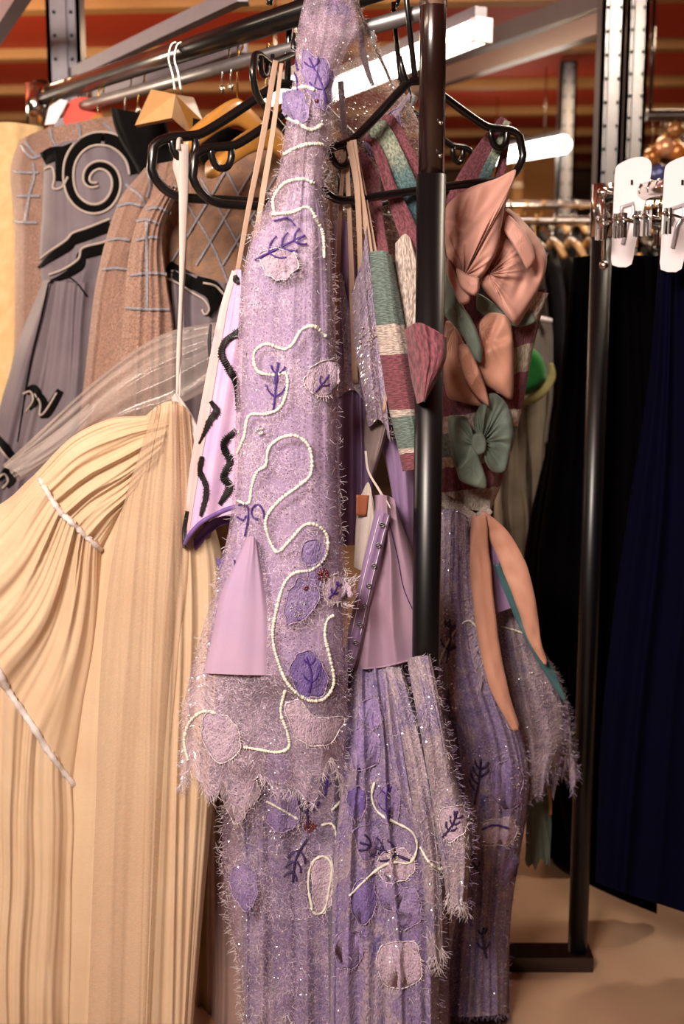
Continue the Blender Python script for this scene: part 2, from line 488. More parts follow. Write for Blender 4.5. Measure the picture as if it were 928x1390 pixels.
def lace(name, col, web=95, wth=.045, fill=.25, fine=0.0, colw=None, glit=.12, stretch=(1, 1)):
    """crochet-like net: threads along the borders of irregular cells over a sheer ground"""
    t = NT(name)
    uv = t.uv(stretch[0], stretch[1])
    nd = t.n('ShaderNodeTexNoise'); t.link(uv, nd.inputs[0]); nd.inputs['Scale'].default_value = 95; nd.inputs['Detail'].default_value = 4
    vm = t.n('ShaderNodeVectorMath', operation='SCALE'); t.link(nd.outputs['Color'], vm.inputs[0]); vm.inputs['Scale'].default_value = .018
    va = t.n('ShaderNodeVectorMath', operation='ADD'); t.link(uv, va.inputs[0]); t.link(vm.outputs[0], va.inputs[1])
    def cells(sc, th):
        v = t.n('ShaderNodeTexVoronoi', feature='DISTANCE_TO_EDGE'); t.link(va.outputs[0], v.inputs[0]); v.inputs['Scale'].default_value = sc
        return t.math('LESS_THAN', v.outputs['Distance'], th)
    e1 = cells(web, wth); e2 = cells(web*2.3, wth*1.3)
    n2 = t.n('ShaderNodeTexNoise'); t.link(uv, n2.inputs[0]); n2.inputs['Scale'].default_value = 16; n2.inputs['Detail'].default_value = 4
    patchy = t.math('MULTIPLY', t.math('SUBTRACT', n2.outputs[0], .42), 5.0, True)
    e2 = t.math('MULTIPLY', e2, t.math('MULTIPLY', patchy, .75))
    thr = t.math('MAXIMUM', e1, e2)
    fil = t.math('MULTIPLY', t.math('ADD', t.math('MULTIPLY', patchy, .5), .6), fill)
    al = t.math('MAXIMUM', t.math('MULTIPLY', thr, t.math('ADD', t.math('MULTIPLY', patchy, .4), .5)), fil, True)
    b = t.n('ShaderNodeBsdfPrincipled')
    cw = srgb(colw or 'e6dde2'); base = t.mix(thr, srgb(col), cw)
    t.link(base, b.inputs['Base Color']); b.inputs['Roughness'].default_value = .55
    vo = t.n('ShaderNodeTexVoronoi'); t.link(uv, vo.inputs[0]); vo.inputs['Scale'].default_value = 430
    sp = t.n('ShaderNodeSeparateColor'); t.link(vo.outputs['Color'], sp.inputs[0])
    gm = t.math('MULTIPLY', t.math('GREATER_THAN', sp.outputs[0], 1-glit), t.math('LESS_THAN', vo.outputs['Distance'], .4))
    geo = t.n('ShaderNodeNewGeometry')
    v1 = t.n('ShaderNodeVectorMath', operation='SUBTRACT'); t.link(vo.outputs['Color'], v1.inputs[0]); v1.inputs[1].default_value = (.5,.5,.5)
    v2 = t.n('ShaderNodeVectorMath', operation='SCALE'); t.link(v1.outputs[0], v2.inputs[0]); v2.inputs['Scale'].default_value = 1.6
    v3 = t.n('ShaderNodeVectorMath', operation='ADD'); t.link(v2.outputs[0], v3.inputs[0]); t.link(geo.outputs['Normal'], v3.inputs[1])
    v4 = t.n('ShaderNodeVectorMath', operation='NORMALIZE'); t.link(v3.outputs[0], v4.inputs[0])
    g = t.n('ShaderNodeBsdfGlossy'); g.inputs['Roughness'].default_value = .3; g.inputs[0].default_value = (.95,.92,.95,1); t.link(v4.outputs[0], g.inputs['Normal'])
    ms = t.n('ShaderNodeMixShader'); t.link(gm, ms.inputs[0]); t.link(b.outputs[0], ms.inputs[1]); t.link(g.outputs[0], ms.inputs[2])
    al = t.math('MAXIMUM', al, t.math('MULTIPLY', gm, .9))
    tp = t.n('ShaderNodeBsdfTransparent'); mx = t.n('ShaderNodeMixShader')
    t.link(al, mx.inputs[0]); t.link(tp.outputs[0], mx.inputs[1]); t.link(ms.outputs[0], mx.inputs[2])
    return t.end(mx.outputs[0])

def netmix(name, cols, web=150, wth=.05, colw='cfc3cd', glit=.10, gscale=420, patch=11, thr=.55):
    """crushed layered net: mottled colours under crackled fibres, with scattered glitter"""
    t = NT(name); uv = t.uv(1, .55)
    n1 = t.n('ShaderNodeTexNoise'); t.link(uv, n1.inputs[0]); n1.inputs['Scale'].default_value = patch; n1.inputs['Detail'].default_value = 7; n1.inputs['Roughness'].default_value = .62; n1.inputs['Distortion'].default_value = .8
    k = len(cols); base = ramp(t, n1.outputs[0], [(.28+.44*i/(k-1), srgb(c)) for i, c in enumerate(cols)])
    nd = t.n('ShaderNodeTexNoise'); t.link(uv, nd.inputs[0]); nd.inputs['Scale'].default_value = 45; nd.inputs['Detail'].default_value = 4
    vm = t.n('ShaderNodeVectorMath', operation='SCALE'); t.link(nd.outputs['Color'], vm.inputs[0]); vm.inputs['Scale'].default_value = .03
    va = t.n('ShaderNodeVectorMath', operation='ADD'); t.link(uv, va.inputs[0]); t.link(vm.outputs[0], va.inputs[1])
    v = t.n('ShaderNodeTexVoronoi', feature='DISTANCE_TO_EDGE'); t.link(va.outputs[0], v.inputs[0]); v.inputs['Scale'].default_value = web
    ln = t.math('MULTIPLY', t.math('LESS_THAN', v.outputs['Distance'], wth), thr)
    base = t.mix(ln, base, srgb(colw))
    fine = t.n('ShaderNodeTexNoise'); t.link(uv, fine.inputs[0]); fine.inputs['Scale'].default_value = 420; fine.inputs['Detail'].default_value = 3
    dk = t.n('ShaderNodeVectorMath', operation='SCALE'); t.link(base, dk.inputs[0]); dk.inputs['Scale'].default_value = .42
    base = t.mix(t.math('MULTIPLY', t.math('SUBTRACT', fine.outputs[0], .42), 2.6, True), base, dk.outputs[0])
    b = t.n('ShaderNodeBsdfPrincipled'); t.link(base, b.inputs['Base Color']); b.inputs['Roughness'].default_value = .6; b.inputs['Sheen Weight'].default_value = .08
    hb = t.math('ADD', t.math('MULTIPLY', n1.outputs[0], 4.0), t.math('ADD', fine.outputs[0], ln))
    bp = t.n('ShaderNodeBump'); bp.inputs['Strength'].default_value = .8; bp.inputs['Distance'].default_value = .004; t.link(hb, bp.inputs['Height']); t.link(bp.outputs[0], b.inputs['Normal'])
    vo = t.n('ShaderNodeTexVoronoi'); t.link(t.uv(), vo.inputs[0]); vo.inputs['Scale'].default_value = gscale
    sp = t.n('ShaderNodeSeparateColor'); t.link(vo.outputs['Color'], sp.inputs[0])
    m = t.math('MULTIPLY', t.math('GREATER_THAN', sp.outputs[0], 1-glit), t.math('LESS_THAN', vo.outputs['Distance'], .4))
    geo = t.n('ShaderNodeNewGeometry')
    v1 = t.n('ShaderNodeVectorMath', operation='SUBTRACT'); t.link(vo.outputs['Color'], v1.inputs[0]); v1.inputs[1].default_value = (.5,.5,.5)
    v2 = t.n('ShaderNodeVectorMath', operation='SCALE'); t.link(v1.outputs[0], v2.inputs[0]); v2.inputs['Scale'].default_value = 1.3
    v3 = t.n('ShaderNodeVectorMath', operation='ADD'); t.link(v2.outputs[0], v3.inputs[0]); t.link(geo.outputs['Normal'], v3.inputs[1])
    v4 = t.n('ShaderNodeVectorMath', operation='NORMALIZE'); t.link(v3.outputs[0], v4.inputs[0])
    g = t.n('ShaderNodeBsdfGlossy'); g.inputs['Roughness'].default_value = .32; t.link(v4.outputs[0], g.inputs['Normal'])
    t.link(ramp(t, sp.outputs[1], [(0,(.95,.85,1,1)),(.4,(.75,1,.85,1)),(.7,(1,.8,.65,1)),(1,(.8,.85,1,1))]), g.inputs[0])
    mx = t.n('ShaderNodeMixShader'); t.link(m, mx.inputs[0]); t.link(b.outputs[0], mx.inputs[1]); t.link(g.outputs[0], mx.inputs[2])
    return t.end(mx.outputs[0])

def striped(name, stops, length, rough=.8, ridge=260, slant=0.0, rd='u', interp='CONSTANT'):
    """knit panels changing colour down the garment; stops (position 0-1, colour)"""
    t = NT(name); b = t.n('ShaderNodeBsdfPrincipled')
    tc = t.n('ShaderNodeTexCoord'); sx = t.n('ShaderNodeSeparateXYZ'); t.link(tc.outputs['UV'], sx.inputs[0])
    nt = t.n('ShaderNodeTexNoise'); t.link(t.uv(60, 60), nt.inputs[0]); nt.inputs['Scale'].default_value = 1
    f = t.math('ADD', t.math('MULTIPLY', sx.outputs[1], -1/length), t.math('MULTIPLY', sx.outputs[0], slant/length))
    f = t.math('ADD', f, t.math('MULTIPLY', t.math('SUBTRACT', nt.outputs[0], .5), .02 if interp == 'CONSTANT' else .5))
    base = ramp(t, f, [(p, srgb(c)) for p, c in stops], interp)
    w = t.n('ShaderNodeTexNoise'); t.link(t.uv(ridge, ridge*.25) if rd == 'u' else t.uv(ridge*.25, ridge), w.inputs[0]); w.inputs['Scale'].default_value = 1; w.inputs['Detail'].default_value = 4
    dk = t.n('ShaderNodeVectorMath', operation='SCALE'); t.link(base, dk.inputs[0]); dk.inputs['Scale'].default_value = .45
    ff = t.math('MULTIPLY', t.math('SUBTRACT', w.outputs[0], .40), 5.0, True)
    t.link(t.mix(ff, dk.outputs[0], base), b.inputs['Base Color'])
    bp = t.n('ShaderNodeBump'); bp.inputs['Strength'].default_value = .8; bp.inputs['Distance'].default_value = .003; t.link(w.outputs[0], bp.inputs['Height'])
    t.link(bp.outputs[0], b.inputs['Normal'])
    b.inputs['Roughness'].default_value = rough; b.inputs['Sheen Weight'].default_value = .1
    return t.end(b.outputs[0])

def emit(name, col, s):
    t = NT(name); e = t.n('ShaderNodeEmission'); e.inputs[0].default_value = srgb(col); e.inputs[1].default_value = s
    return t.end(e.outputs[0])

M = {}
M['black_plastic'] = plain('black plastic', '0c0b0c', .28, coat=.3)
M['black_metal'] = plain('brown black enamelled steel', '20110e', .22, coat=.5)
M['black_sleeve'] = plain('matt black sleeve', '060608', .36)
M['chrome'] = plain('chrome', 'd8d4d0', .16, 1.0)
M['steel'] = plain('galvanised steel', '8d8a8c', .42, .8, 1)
M['glare_steel'] = plain('bright galvanised beam', 'd2cdc9', .3, .85)  # paler copy of the plain steel: tube glare put into the colour
M['greysteel'] = plain('grey painted steel', '77727a', .45, .3, 1)
M['dark'] = plain('dark hole', '050505', .9)
M['wire'] = plain('zinc wire', 'c9bfae', .25, 1.0)
M['brass'] = plain('brassed wire', 'd0a45c', .25, 1.0)
M['wood'] = plain('varnished beech', 'c88a3e', .35, 0, 1, .4)
M['wood_pale'] = plain('pale beech', 'cfa26c', .4, 0, 1, .3)
M['white_plastic'] = plain('white plastic', 'e3d9de', .4)
M['clear_plastic'] = plain('grey clear plastic', 'b9b4ba', .15, .3)
M['red_card'] = plain('red card', 'd8432a', .6)
M['lilac_satin'] = fabric('lilac satin', 'a68eb4', '9380ac', .48, .2, (200, 1200), .1, 9, .4, spec=.35)
M['lilac_pale'] = fabric('pale mauve organza', 'b89db4', 'a890b6', .5, .2, (300, 1100), .15, 7, .45)
M['organza'] = fabric('mauve organza', '9a7f8e', '8a7288', .6, .2, (500, 900), .6, 18, .45, alpha=.5)
M['lining'] = fabric('lavender lining', '8d7297', '7d668d', .4, .2, (150, 1400), .12, 10, .4, spec=.5)
M['lining_pink'] = fabric('pink mauve lining', '9f8394', '8b738b', .38, .2, (150, 1400), .12, 8, .4, spec=.5)
M['taupe'] = fabric('taupe facing', '8c7b76', '7c6c70', .6)
M['lace'] = lace('iridescent cobweb lace', 'b098b3', 165, .036, .32, colw='cdbdcd', glit=.16)
M['lace_thin'] = lace('sheer cobweb lace', 'cfae9f', 120, .03, .24, colw='e0d0cc')
M['lace_low'] = lace('lavender hem lace', 'a48bb0', 140, .03, .2, colw='c0b0c2')
M['skirt_purple'] = netmix('crushed purple net', ['33264f','66538a','8a7a9e','7b6799','a08f9f','6c5b92','4c3b6b'], colw='bcaec2', thr=.34, patch=14)
M['skirt_grey'] = netmix('crushed mauve grey net', ['44364e','806e84','a08e98','6f6088','917f8c'], 170, .06, 'c4b8c2', .12, thr=.38, patch=14)
M['sequin'] = netmix('sequinned lavender net', ['66557f','8f7c9c','a792a6','7d6c92'], 240, .08, 'c9bccb', .30, 330, 30)
M['petal_purple'] = netmix('violet petal silk', ['6a5493','8670a8','9b86b6','7a64a0'], 260, .06, 'a898b8', .05, 400, 40, .35)
M['petal_deep'] = netmix('deep violet petal silk', ['4b3580','6a539c','7d67a8','5a448c'], 260, .05, '9684b4', .05, 400, 40, .35)
M['petal_pale'] = netmix('pale lilac petal', ['ab90b0','bda3bf','c9b2c4','b09bbf'], 260, .06, 'd6cad2', .06, 400, 40, .4)
M['cord'] = netmix('pale green beaded cord', ['a3a894','c9cab6','dcd6c8','b4b8a4'], 900, .12, 'ece8dc', .2, 700, 300)
M['thread_purple'] = plain('purple thread', '3d2273', .6)
M['thread_white'] = plain('white thread', 'e6dfe6', .5)
M['thread_dark'] = plain('dark plum thread', '2a1748', .6)
M['bead_red'] = plain('garnet beads', '5a1b1b', .25, 0, 0, .6)
M['gem'] = plain('glass gems', 'e8e0d8', .1, .7)
M['fray'] = plain('frayed thread', 'd8cdd4', .5)
M['fray_purple'] = plain('frayed lavender thread', 'a08cab', .5)
M['pink_zig'] = fabric('lilac printed satin', 'c7a4cf', 'd9b6cf', .55, .2, (150, 800), .25, 18, .45)
M['pink_edge'] = fabric('pale pink edging', 'dcb9b6', 'cfa6ac', .6)
M['black_stitch'] = plain('black satin stitch', '100c0c', .55)
M['purple_bind'] = fabric('purple binding', '7b5c9c', '5a3f86', .5)
M['elastic'] = fabric('beige elastic', 'bb9c86', 'a88b78', .6, .1, (900, 900), .3)
M['white_ribbon'] = fabric('white ribbon', 'c9bdb6', 'b9aca6', .5, .1)
M['tulle'] = fabric('cream tulle', 'e0c6a6', 'd6b795', .85, .4, (140, 1500), .5, 9, .4, trans=.15, spec=.1)
M['tulle_out'] = fabric('sheer cream tulle', 'e2c9ae', 'dcbfa2', .85, .5, (150, 900), .5, 9, .4, alpha=.42, trans=.15, spec=.1)
M['tulle_dark'] = fabric('ochre tulle lining', 'a38560', '8a6c4c', .8, .3, (120, 900), .3, 8, .4, trans=.1)
M['tulle_grey'] = fabric('mauve grey tulle', '9a8078', '866f70', .8, .3, (120, 900), .3, 8, .4)
M['collar_white'] = fabric('white cotton tape', 'd5cdc9', 'c2bbb9', .7, .2, (700, 700), .7)
M['nude'] = netmix('nude mesh', ['9d7866','b08a77','a5806c'], 230, .11, '78594d', 0.0, 400, 8, .5)
M['nude_dark'] = fabric('nude mesh yoke', '9a7357', '6f5a50', .75, .3, (220, 260), 1.0, 40, .5)
M['grey_satin'] = fabric('mauve grey satin', '776c72', '655b63', .6, .1, (200, 900), .1, 8, .4, spec=.25)
M['grey_trim'] = fabric('grey sequin ribbon', '6e6a74', 'a5a2a8', .4, .2, (300, 300), .6, 160, .5)
M['velvet'] = fabric('black velvet', '050404', '0a0808', .9, .1, (600, 600), .2, spec=.1)
M['piping'] = fabric('pale piping', 'b5a69c', 'a3958d', .6)
M['knit_cream'] = fabric('cream knit', 'e6c894', 'd6b27c', .85, .3, (300, 260), .9, 30, .5)
M['peach'] = fabric('peach crepe', 'bb8b7d', 'b08073', .6, .35, (800, 800), .12, 5, .4)
M['peach2'] = fabric('peach crepe ribbon', 'b88772', 'ab7863', .55, .35, (800, 800), .12, 5, .4)
M['sage'] = fabric('sage green crepe', '667163', '566660', .6, .35, (800, 800), .12, 6, .4)
M['teal'] = fabric('teal green crepe', '3c5f5f', '2f4d56', .6, .3)
MAU, CRE, GRN = '80444f', 'c9b8ad', '6c7d75'
M['mauve_knit'] = striped('raspberry mauve knit', [(0, MAU), (1, MAU)], 1, ridge=300)
M['green_knit'] = striped('pale green space dyed knit', [(0, 'a9ab92'), (.25, '8f9f8c'), (.5, 'a8ad98'), (.75, '5f7d7c'), (1, '3f6068')], .4, ridge=280, interp='LINEAR')
M['top_knit'] = striped('striped knit', [(0, GRN), (.30, CRE), (.42, MAU), (.66, CRE), (.69, GRN), (.855, CRE), (.88, MAU)], .385, ridge=500, rd='v', slant=-.0)
M['cream_pleat'] = striped('cream pleated satin', [(0, CRE), (1, CRE)], 1, ridge=420)
M['dress_knit'] = striped('raspberry cream and green knit', [(0, MAU), (.30, 'b0a593'), (.42, MAU), (.58, CRE), (.66, GRN), (.78, CRE), (.83, MAU), (.95, CRE)], .41, ridge=420, slant=.15)
M['black_cloth'] = fabric('black skirt cloth', '020102', '030203', .9, 0, (800, 800), .1, spec=.03)
M['navy'] = fabric('navy skirt cloth', '020217', '020211', .85, 0, (800, 800), .1, spec=.05)
M['khaki'] = fabric('khaki cotton', '968b7a', '6f6556', .8, .2, (400, 400), .3, 12, .5)
M['grey_cloth'] = fabric('grey cotton', '77706a', '5d5753', .8, .2)
M['green_felt'] = fabric('emerald felt', '0b7a2b', '075a20', .8, .5)
M['hat_trim'] = fabric('olive hat brim', '8a8250', '6f6940', .8)
M['brown'] = plain('brown leather', '9a5a3e', .5)

# clear polythene
t = NT('clear polythene')
tp = t.n('ShaderNodeBsdfTransparent'); tp.inputs[0].default_value = (.93,.92,.92,1)
g = t.n('ShaderNodeBsdfPrincipled'); g.inputs['Base Color'].default_value = srgb('cfc4bd'); g.inputs['Roughness'].default_value = .12; g.inputs['Specular IOR Level'].default_value = .9
lw = t.n('ShaderNodeLayerWeight'); lw.inputs[0].default_value = .35
mx = t.n('ShaderNodeMixShader'); f = t.math('ADD', t.math('MULTIPLY', lw.outputs['Facing'], .5), .14, True)
t.link(f, mx.inputs[0]); t.link(tp.outputs[0], mx.inputs[1]); t.link(g.outputs[0], mx.inputs[2]); M['poly'] = t.end(mx.outputs[0])

# floor / walls / ceiling
t = NT('dusty concrete floor'); b = t.n('ShaderNodeBsdfPrincipled')
n1 = t.n('ShaderNodeTexNoise'); t.link(t.ob(), n1.inputs[0]); n1.inputs['Scale'].default_value = 3; n1.inputs['Detail'].default_value = 8
t.link(ramp(t, n1.outputs[0], [(.3, srgb('a3846a')), (.7, srgb('8e7059'))]), b.inputs['Base Color']); b.inputs['Roughness'].default_value = .6
M['floor'] = t.end(b.outputs[0])
M['red_board'] = plain('orange red board', 'b03410', .6, 0, 1)
M['batten'] = plain('pale timber batten', 'a8773f', .6, 0, 1)
M['wall_dark'] = plain('brown wall paint', '4a3018', .8, 0, 1)
M['tube_light'] = emit('fluorescent tube', 'fff3e2', 6)

# ------------------------------------------------------------------ the room
def slab(name, a, b, mat, parent=None):
    g = Geo(); g.box(a, b); o = g.build(name, mat, parent, False)
    if parent is None: o['kind'] = 'structure'
    return o
slab('floor', (-4, -2.2, -.1), (5, 9.2, 0), M['floor'])
ceil = slab('ceiling', (-4, -2.2, 2.62), (5, 9.2, 2.72), M['red_board'])
for k in range(11):
    y = 1.2 + k*.78
    g = Geo(); g.beam((-4, y+.28, 2.6), (5, y-.35, 2.6), .08, .045); g.build('batten', M['batten'], ceil, False)
slab('wall_back', (-4, 9.2, 0), (5, 9.3, 2.62), M['wall_dark'])
slab('wall_left', (-4.1, -2.2, 0), (-4, 9.2, 2.62), M['wall_dark'])
slab('wall_right', (5, -2.2, 0), (5.1, 9.2, 2.62), M['wall_dark'])
slab('wall_front', (-4, -2.3, 0), (5, -2.2, 2.62), M['wall_dark'])

# fluorescent battens hanging from the ceiling
def tube_fitting(p, q, label, r=.02):
    p = Vector(p); q = Vector(q)
    root = thing('fluorescent_light', label, 'light', tuple((p+q)/2), 'bare fluorescent tubes under the red ceiling')
    g = Geo(); up = Vector((0,0,.045)); g.beam(p+up, q+up, .035, .03); g.build('housing', M['greysteel'], root, False)
    g = Geo(); g.tube([p, q], r, 12); g.build('tube', M['tube_light'], root)
    g = Geo()
    for e in (p, q):
        dv = (q-p).normalized()*(.012 if e is p else -.012)
        g = Geo(); g.beam(e-dv*1.5, e+dv*1.0+Vector((0,0,.0)), .05, .06); g.build('lamp_holder', M['white_plastic'], root, False)
    for f in (.2, .8):
        g = Geo(); c = p.lerp(q, f)+up; g.tube([c, (c.x, c.y, 2.6)], .004, 6); g.build('hanging_wire', M['wire'], root)
tube_fitting(W(438, 128, 3.9), W(652, 42, 3.0), 'bright fluorescent tube glowing behind the lace dress and black post', .034)
tube_fitting(W(655, 216, 6.4), W(764, 196, 5.2), 'short bright fluorescent tube low behind the right end of the black hanger', .042)
tube_fitting(W(366, 132, 4.3), W(412, 112, 3.9), 'fluorescent tube glimpsed behind the black hangers left of the lace dress', .03)

# shelving: perforated uprights and beams
def upright(px0, px1, d, label, ytop=2.6, two=False, mat='steel'):
    x0 = W(px0, 0, d).x; x1 = W(px1, 0, d).x
    root = thing('shelving_upright', label, 'shelving', ((x0+x1)/2, d, 0))
    g = Geo(); g.box((x0, d, 0), (x0+.012, d+.07, ytop)); g.box((x1-.012, d, 0), (x1, d+.07, ytop))
    g.box((x0, d, 0), (x1, d+.004, ytop)); g.box(((x0+x1)/2-.012, d-.012, 0), ((x0+x1)/2+.012, d, ytop))
    g.build('post', M[mat], root, False)
    g = Geo()
    z = .1
    while z < ytop-.02:
        for xx in (x0*.75+x1*.25, x0*.25+x1*.75):
            g.tube([(xx, d-.0015, z), (xx, d+.003, z)], .0055, 8)
        z += .065
    g.build('slot_holes', M['dark'], root, False)['kind'] = 'stuff'
    g = Geo(); g.box((x0-.02, d-.03, 0), (x1+.02, d+.1, .012)); g.build('foot_plate', M[mat], root, False)
    return root
upright(61, 107, 3.35, 'grey perforated shelving upright rising behind the left end of the garment rail', mat='greysteel')
upright(818, 850, 3.3, 'galvanised shelving upright directly above the right rail post')
upright(852, 882, 3.55, 'galvanised shelving upright just right of and behind its twin')
upright(764, 786, 5.3, 'far galvanised upright beside the low fluorescent tube')

def shelf_beam(p, q, w, h, label, mat='steel'):
    root = thing('shelving_beam', label, 'shelving', tuple((Vector(p)+Vector(q))/2))
    g = Geo(); g.beam(p, q, w, h); g.beam(Vector(p)+Vector((0,-w*.5,-h*.35)), Vector(q)+Vector((0,-w*.5,-h*.35)), w*.4, h*.25); g.build('beam', M[mat], root, False)
    g = Geo()
    for e in (Vector(p), Vector(q)): g.box(tuple(e-Vector((.012,.02,h*.6))), tuple(e+Vector((.012,.02,h*.6))))
    g.build('end_bracket', M[mat], root, False)
shelf_beam(W(826, 30, 3.38), W(560, 120, 5.0), .05, .06, 'bright galvanised beam slanting left from the right upright', 'glare_steel')
shelf_beam(W(826, -5, 3.38), W(560, 92, 5.0), .05, .06, 'upper galvanised beam slanting above the bright one')
shelf_beam(W(95, 104, 3.38), W(330, -8, 2.62), .03, .035, 'grey beam slanting up above the left garment rail', 'greysteel')
shelf_beam(W(-40, 95, 3.6), W(60, -60, 2.7), .04, .05, 'dark grey beam crossing the top left corner', 'greysteel')
shelf_beam(W(130, 132, 3.6), W(330, 60, 3.3), .04, .045, 'thin dark beam under the ceiling behind the rail', 'greysteel')

# ------------------------------------------------------------------ the near garment rack
RA = W(590, -34, 1.93); RB = W(56, 122, 2.95); RA.z = 2.0; RB.z = 2.0
def on_rail(px):
    lo, hi = 0.0, 1.0
    for _ in range(40):
        m = (lo+hi)/2; P = RA.lerp(RB, m)
        if proj(P)[0] > px: lo = m
        else: hi = m
    return RA.lerp(RB, lo)
PX, PY = W(588, 0, 1.86).x, 1.86
rack = thing('garment_rack', 'black steel garment rack whose thick post stands centre before the bow dress', 'clothes rack', (PX, PY, 0))
g = Geo(); ZJ = W(588, 237, PY).z
g.tube([(PX, PY, ZJ-.003), (PX, PY, 2.12)], .0215, 28); g.build('upper_post', M['black_metal'], rack, label='glossy brown black upper post')
g = Geo(); g.tube([(PX, PY, .03), (PX, PY, ZJ)], .0240, 28); g.build('lower_post', M['black_sleeve'], rack, label='matt black lower post sleeve')
g = Geo(); g.tube([(PX, PY, W(588,9,PY).z), (PX, PY, 2.0)], .0222, 28); g.build('collar', M['chrome'], rack, label='chrome collar')
for zz in (W(588,170,PY).z, W(588,214,PY).z):
    g = Geo(); g.ball((PX+.012, PY-.0205, zz), .0038); g.build('rivet', M['chrome'], rack)
g = Geo(); g.tube([RA+Vector((.0,-.05,0)), RB], .0225, 20); g.build('hanging_rail', M['black_plastic'], rack, label='glossy black hanging rail')
dz = Vector((0, .012, -.047)); g = Geo(); g.tube([RA+dz, RB+dz], .0135, 16); g.build('lower_rail', M['steel'], rack, label='dull steel lower rail')
g = Geo(); g.tube([(RB.x, RB.y, .03), (RB.x, RB.y, 2.04)], .02, 20); g.build('far_post', M['black_metal'], rack)
g = Geo(); g.tube([RB+Vector((-.012,-.01,-.075)), RB+Vector((-.012,-.01,.03))], .026, 20); g.build('clamp', M['chrome'], rack, label='chrome end clamp')
g = Geo(); g.box((PX-.03, PY-.35, .0), (PX+.03, PY+.35, .035)); g.build('foot', M['black_metal'], rack, False)
g = Geo(); g.box((RB.x-.03, RB.y-.35, .0), (RB.x+.03, RB.y+.35, .035)); g.build('foot', M['black_metal'], rack, False)

# ------------------------------------------------------------------ hangers
def hook_pts(r=.022, drop=.07):
    pts = [(0,0,0), (0,0,drop*.5), (.004,0,drop)]
    for k in range(9):
        a = math.radians(-60 + k*30); pts.append((-.003 + r*math.cos(a), 0, drop + r*.87 + r*math.sin(a)))
    return pts
def plastic_hanger(L, R, label, group=None):
    L = Vector(L); R = Vector(R); X = (R-L).normalized(); Y = Vector((0,0,1)).cross(X).normalized(); Z = X.cross(Y).normalized()
    s = (R-L).length/.41; c = (L+R)/2 + Z*.115*s
    root = thing('clothes_hanger', label, 'hanger', tuple(c), group)
    root.matrix_world = Matrix.Translation(c) @ Matrix((X, Y, Z)).transposed().to_4x4() @ Matrix.Scale(s, 4)
    ORG[root.name] = Vector((0, 0, 0))
    half = [(0,0,0), (.012,0,-.001), (.026,0,-.009), (.06,0,-.033), (.10,0,-.061), (.128,0,-.079), (.142,0,-.085), (.165,0,-.089), (.185,0,-.093), (.200,0,-.101), (.209,0,-.116), (.209,0,-.134), (.200,0,-.152), (.185,0,-.166), (.165,0,-.173), (.14,0,-.174), (.07,0,-.173), (0,0,-.173)]
    pts = [tuple(p) for p in cr([(-x, y, z) for x, y, z in half[::-1]], 46)] + [tuple(p) for p in cr(half, 46)][1:]
    g = Geo(); g.tube(pts, .0070, 14); g.build('hanger_body', M['black_plastic'], root)
    for sg in (-1, 1):
        g = Geo(); q = [(sg*x, 0, z) for x, z in ((.178,-.088), (.176,-.105), (.166,-.119), (.151,-.118), (.143,-.104), (.142,-.082))]
        g.tube([tuple(p) for p in cr(q, 16)], .0058, 10); g.build('strap_hook', M['black_plastic'], root)
    g = Geo()
    for sg in (-1, 1):
        g.tube([tuple(p) for p in cr([(sg*.012,0,-.006), (sg*.022,0,.012), (sg*.024,0,.04)], 8)], [.006]*6+[.0045,.003], 10)
    g.build('prong', M['black_plastic'], root)
    g = Geo(); dr_ = max(.06, (2.0-c.z)/s*.98); g.tube([tuple(p) for p in cr(hook_pts(.027, dr_), 34)], .0048, 10); g.build('hook', M['black_plastic'], root)
    return root
plastic_hanger(W(430, 225, 1.865), W(706, 193, 2.075), 'black plastic hanger in front, its right arm reaching past the post')
plastic_hanger(W(462, 243, 1.98), W(640, 214, 2.25), 'black plastic hanger holding the striped knit top, half hidden behind the front one')
plastic_hanger(W(208, 208, 2.10), W(552, 236, 2.33), 'black plastic hanger reaching furthest left, with white ribbon looped on its end')
plastic_hanger(W(264, 220, 2.06), W(560, 250, 2.32), 'black plastic hanger just right of the ribbon one, over the plaid mesh yoke')
plastic_hanger(W(345, 82, 1.93), W(438, 205, 2.26), 'black plastic hanger seen nearly end on, with two beige straps on its tip')

def wood_hanger(px, py, d, yaw, label, mat, w=.42, drop=.03, hookmat='wire'):
    """shaped wooden hanger; (px,py) = top of the wooden neck"""
    c = W(px, py, d)
    root = thing('wooden_hanger', label, 'hanger', tuple(c)); root.rotation_euler = (0, 0, yaw); ORG[root.name] = Vector((0,0,0))
    verts = []; faces = []; n = 28; m = 12
    for i in range(n+1):
        u = -1+2*i/n; x = u*w/2
        zc = -.018 - .075*abs(u)**1.5; h = .028*(1-.35*abs(u)); th = .008+.014*abs(u)**1.2
        yb = .02*abs(u)**2
        for k in range(m):
            a = 2*math.pi*k/m
            verts.append((x, yb+th*math.copysign(abs(math.cos(a))**.6, math.cos(a)), zc+h*math.copysign(abs(math.sin(a))**.6, math.sin(a))))
    for i in range(n):
        for k in range(m): faces.append((i*m+k, i*m+(k+1)%m, (i+1)*m+(k+1)%m, (i+1)*m+k))
    faces.append(tuple(range(m-1,-1,-1))); faces.append(tuple(n*m+k for k in range(m)))
    mk('shoulder_bar', verts, faces, mat, root)
    g = Geo(); r = on_rail(px); drp = max(.02, (2.0+.0185-.02) - c.z - .02)
    g.tube([tuple(p) for p in cr(hook_pts(.022, drp), 34)], .0022, 8); g.build('hook', M[hookmat], root)
    return root
YW = math.atan2(.676, .737)
wood_hanger(322, 140, 2.36, YW+.1, 'yellow wooden hanger half hidden behind the black hanger arms', M['wood'], .24, hookmat='brass')
wood_hanger(362, 172, 2.30, YW+.1, 'golden wooden hanger lowest, beside the two beige straps', M['wood'], .26, hookmat='brass')
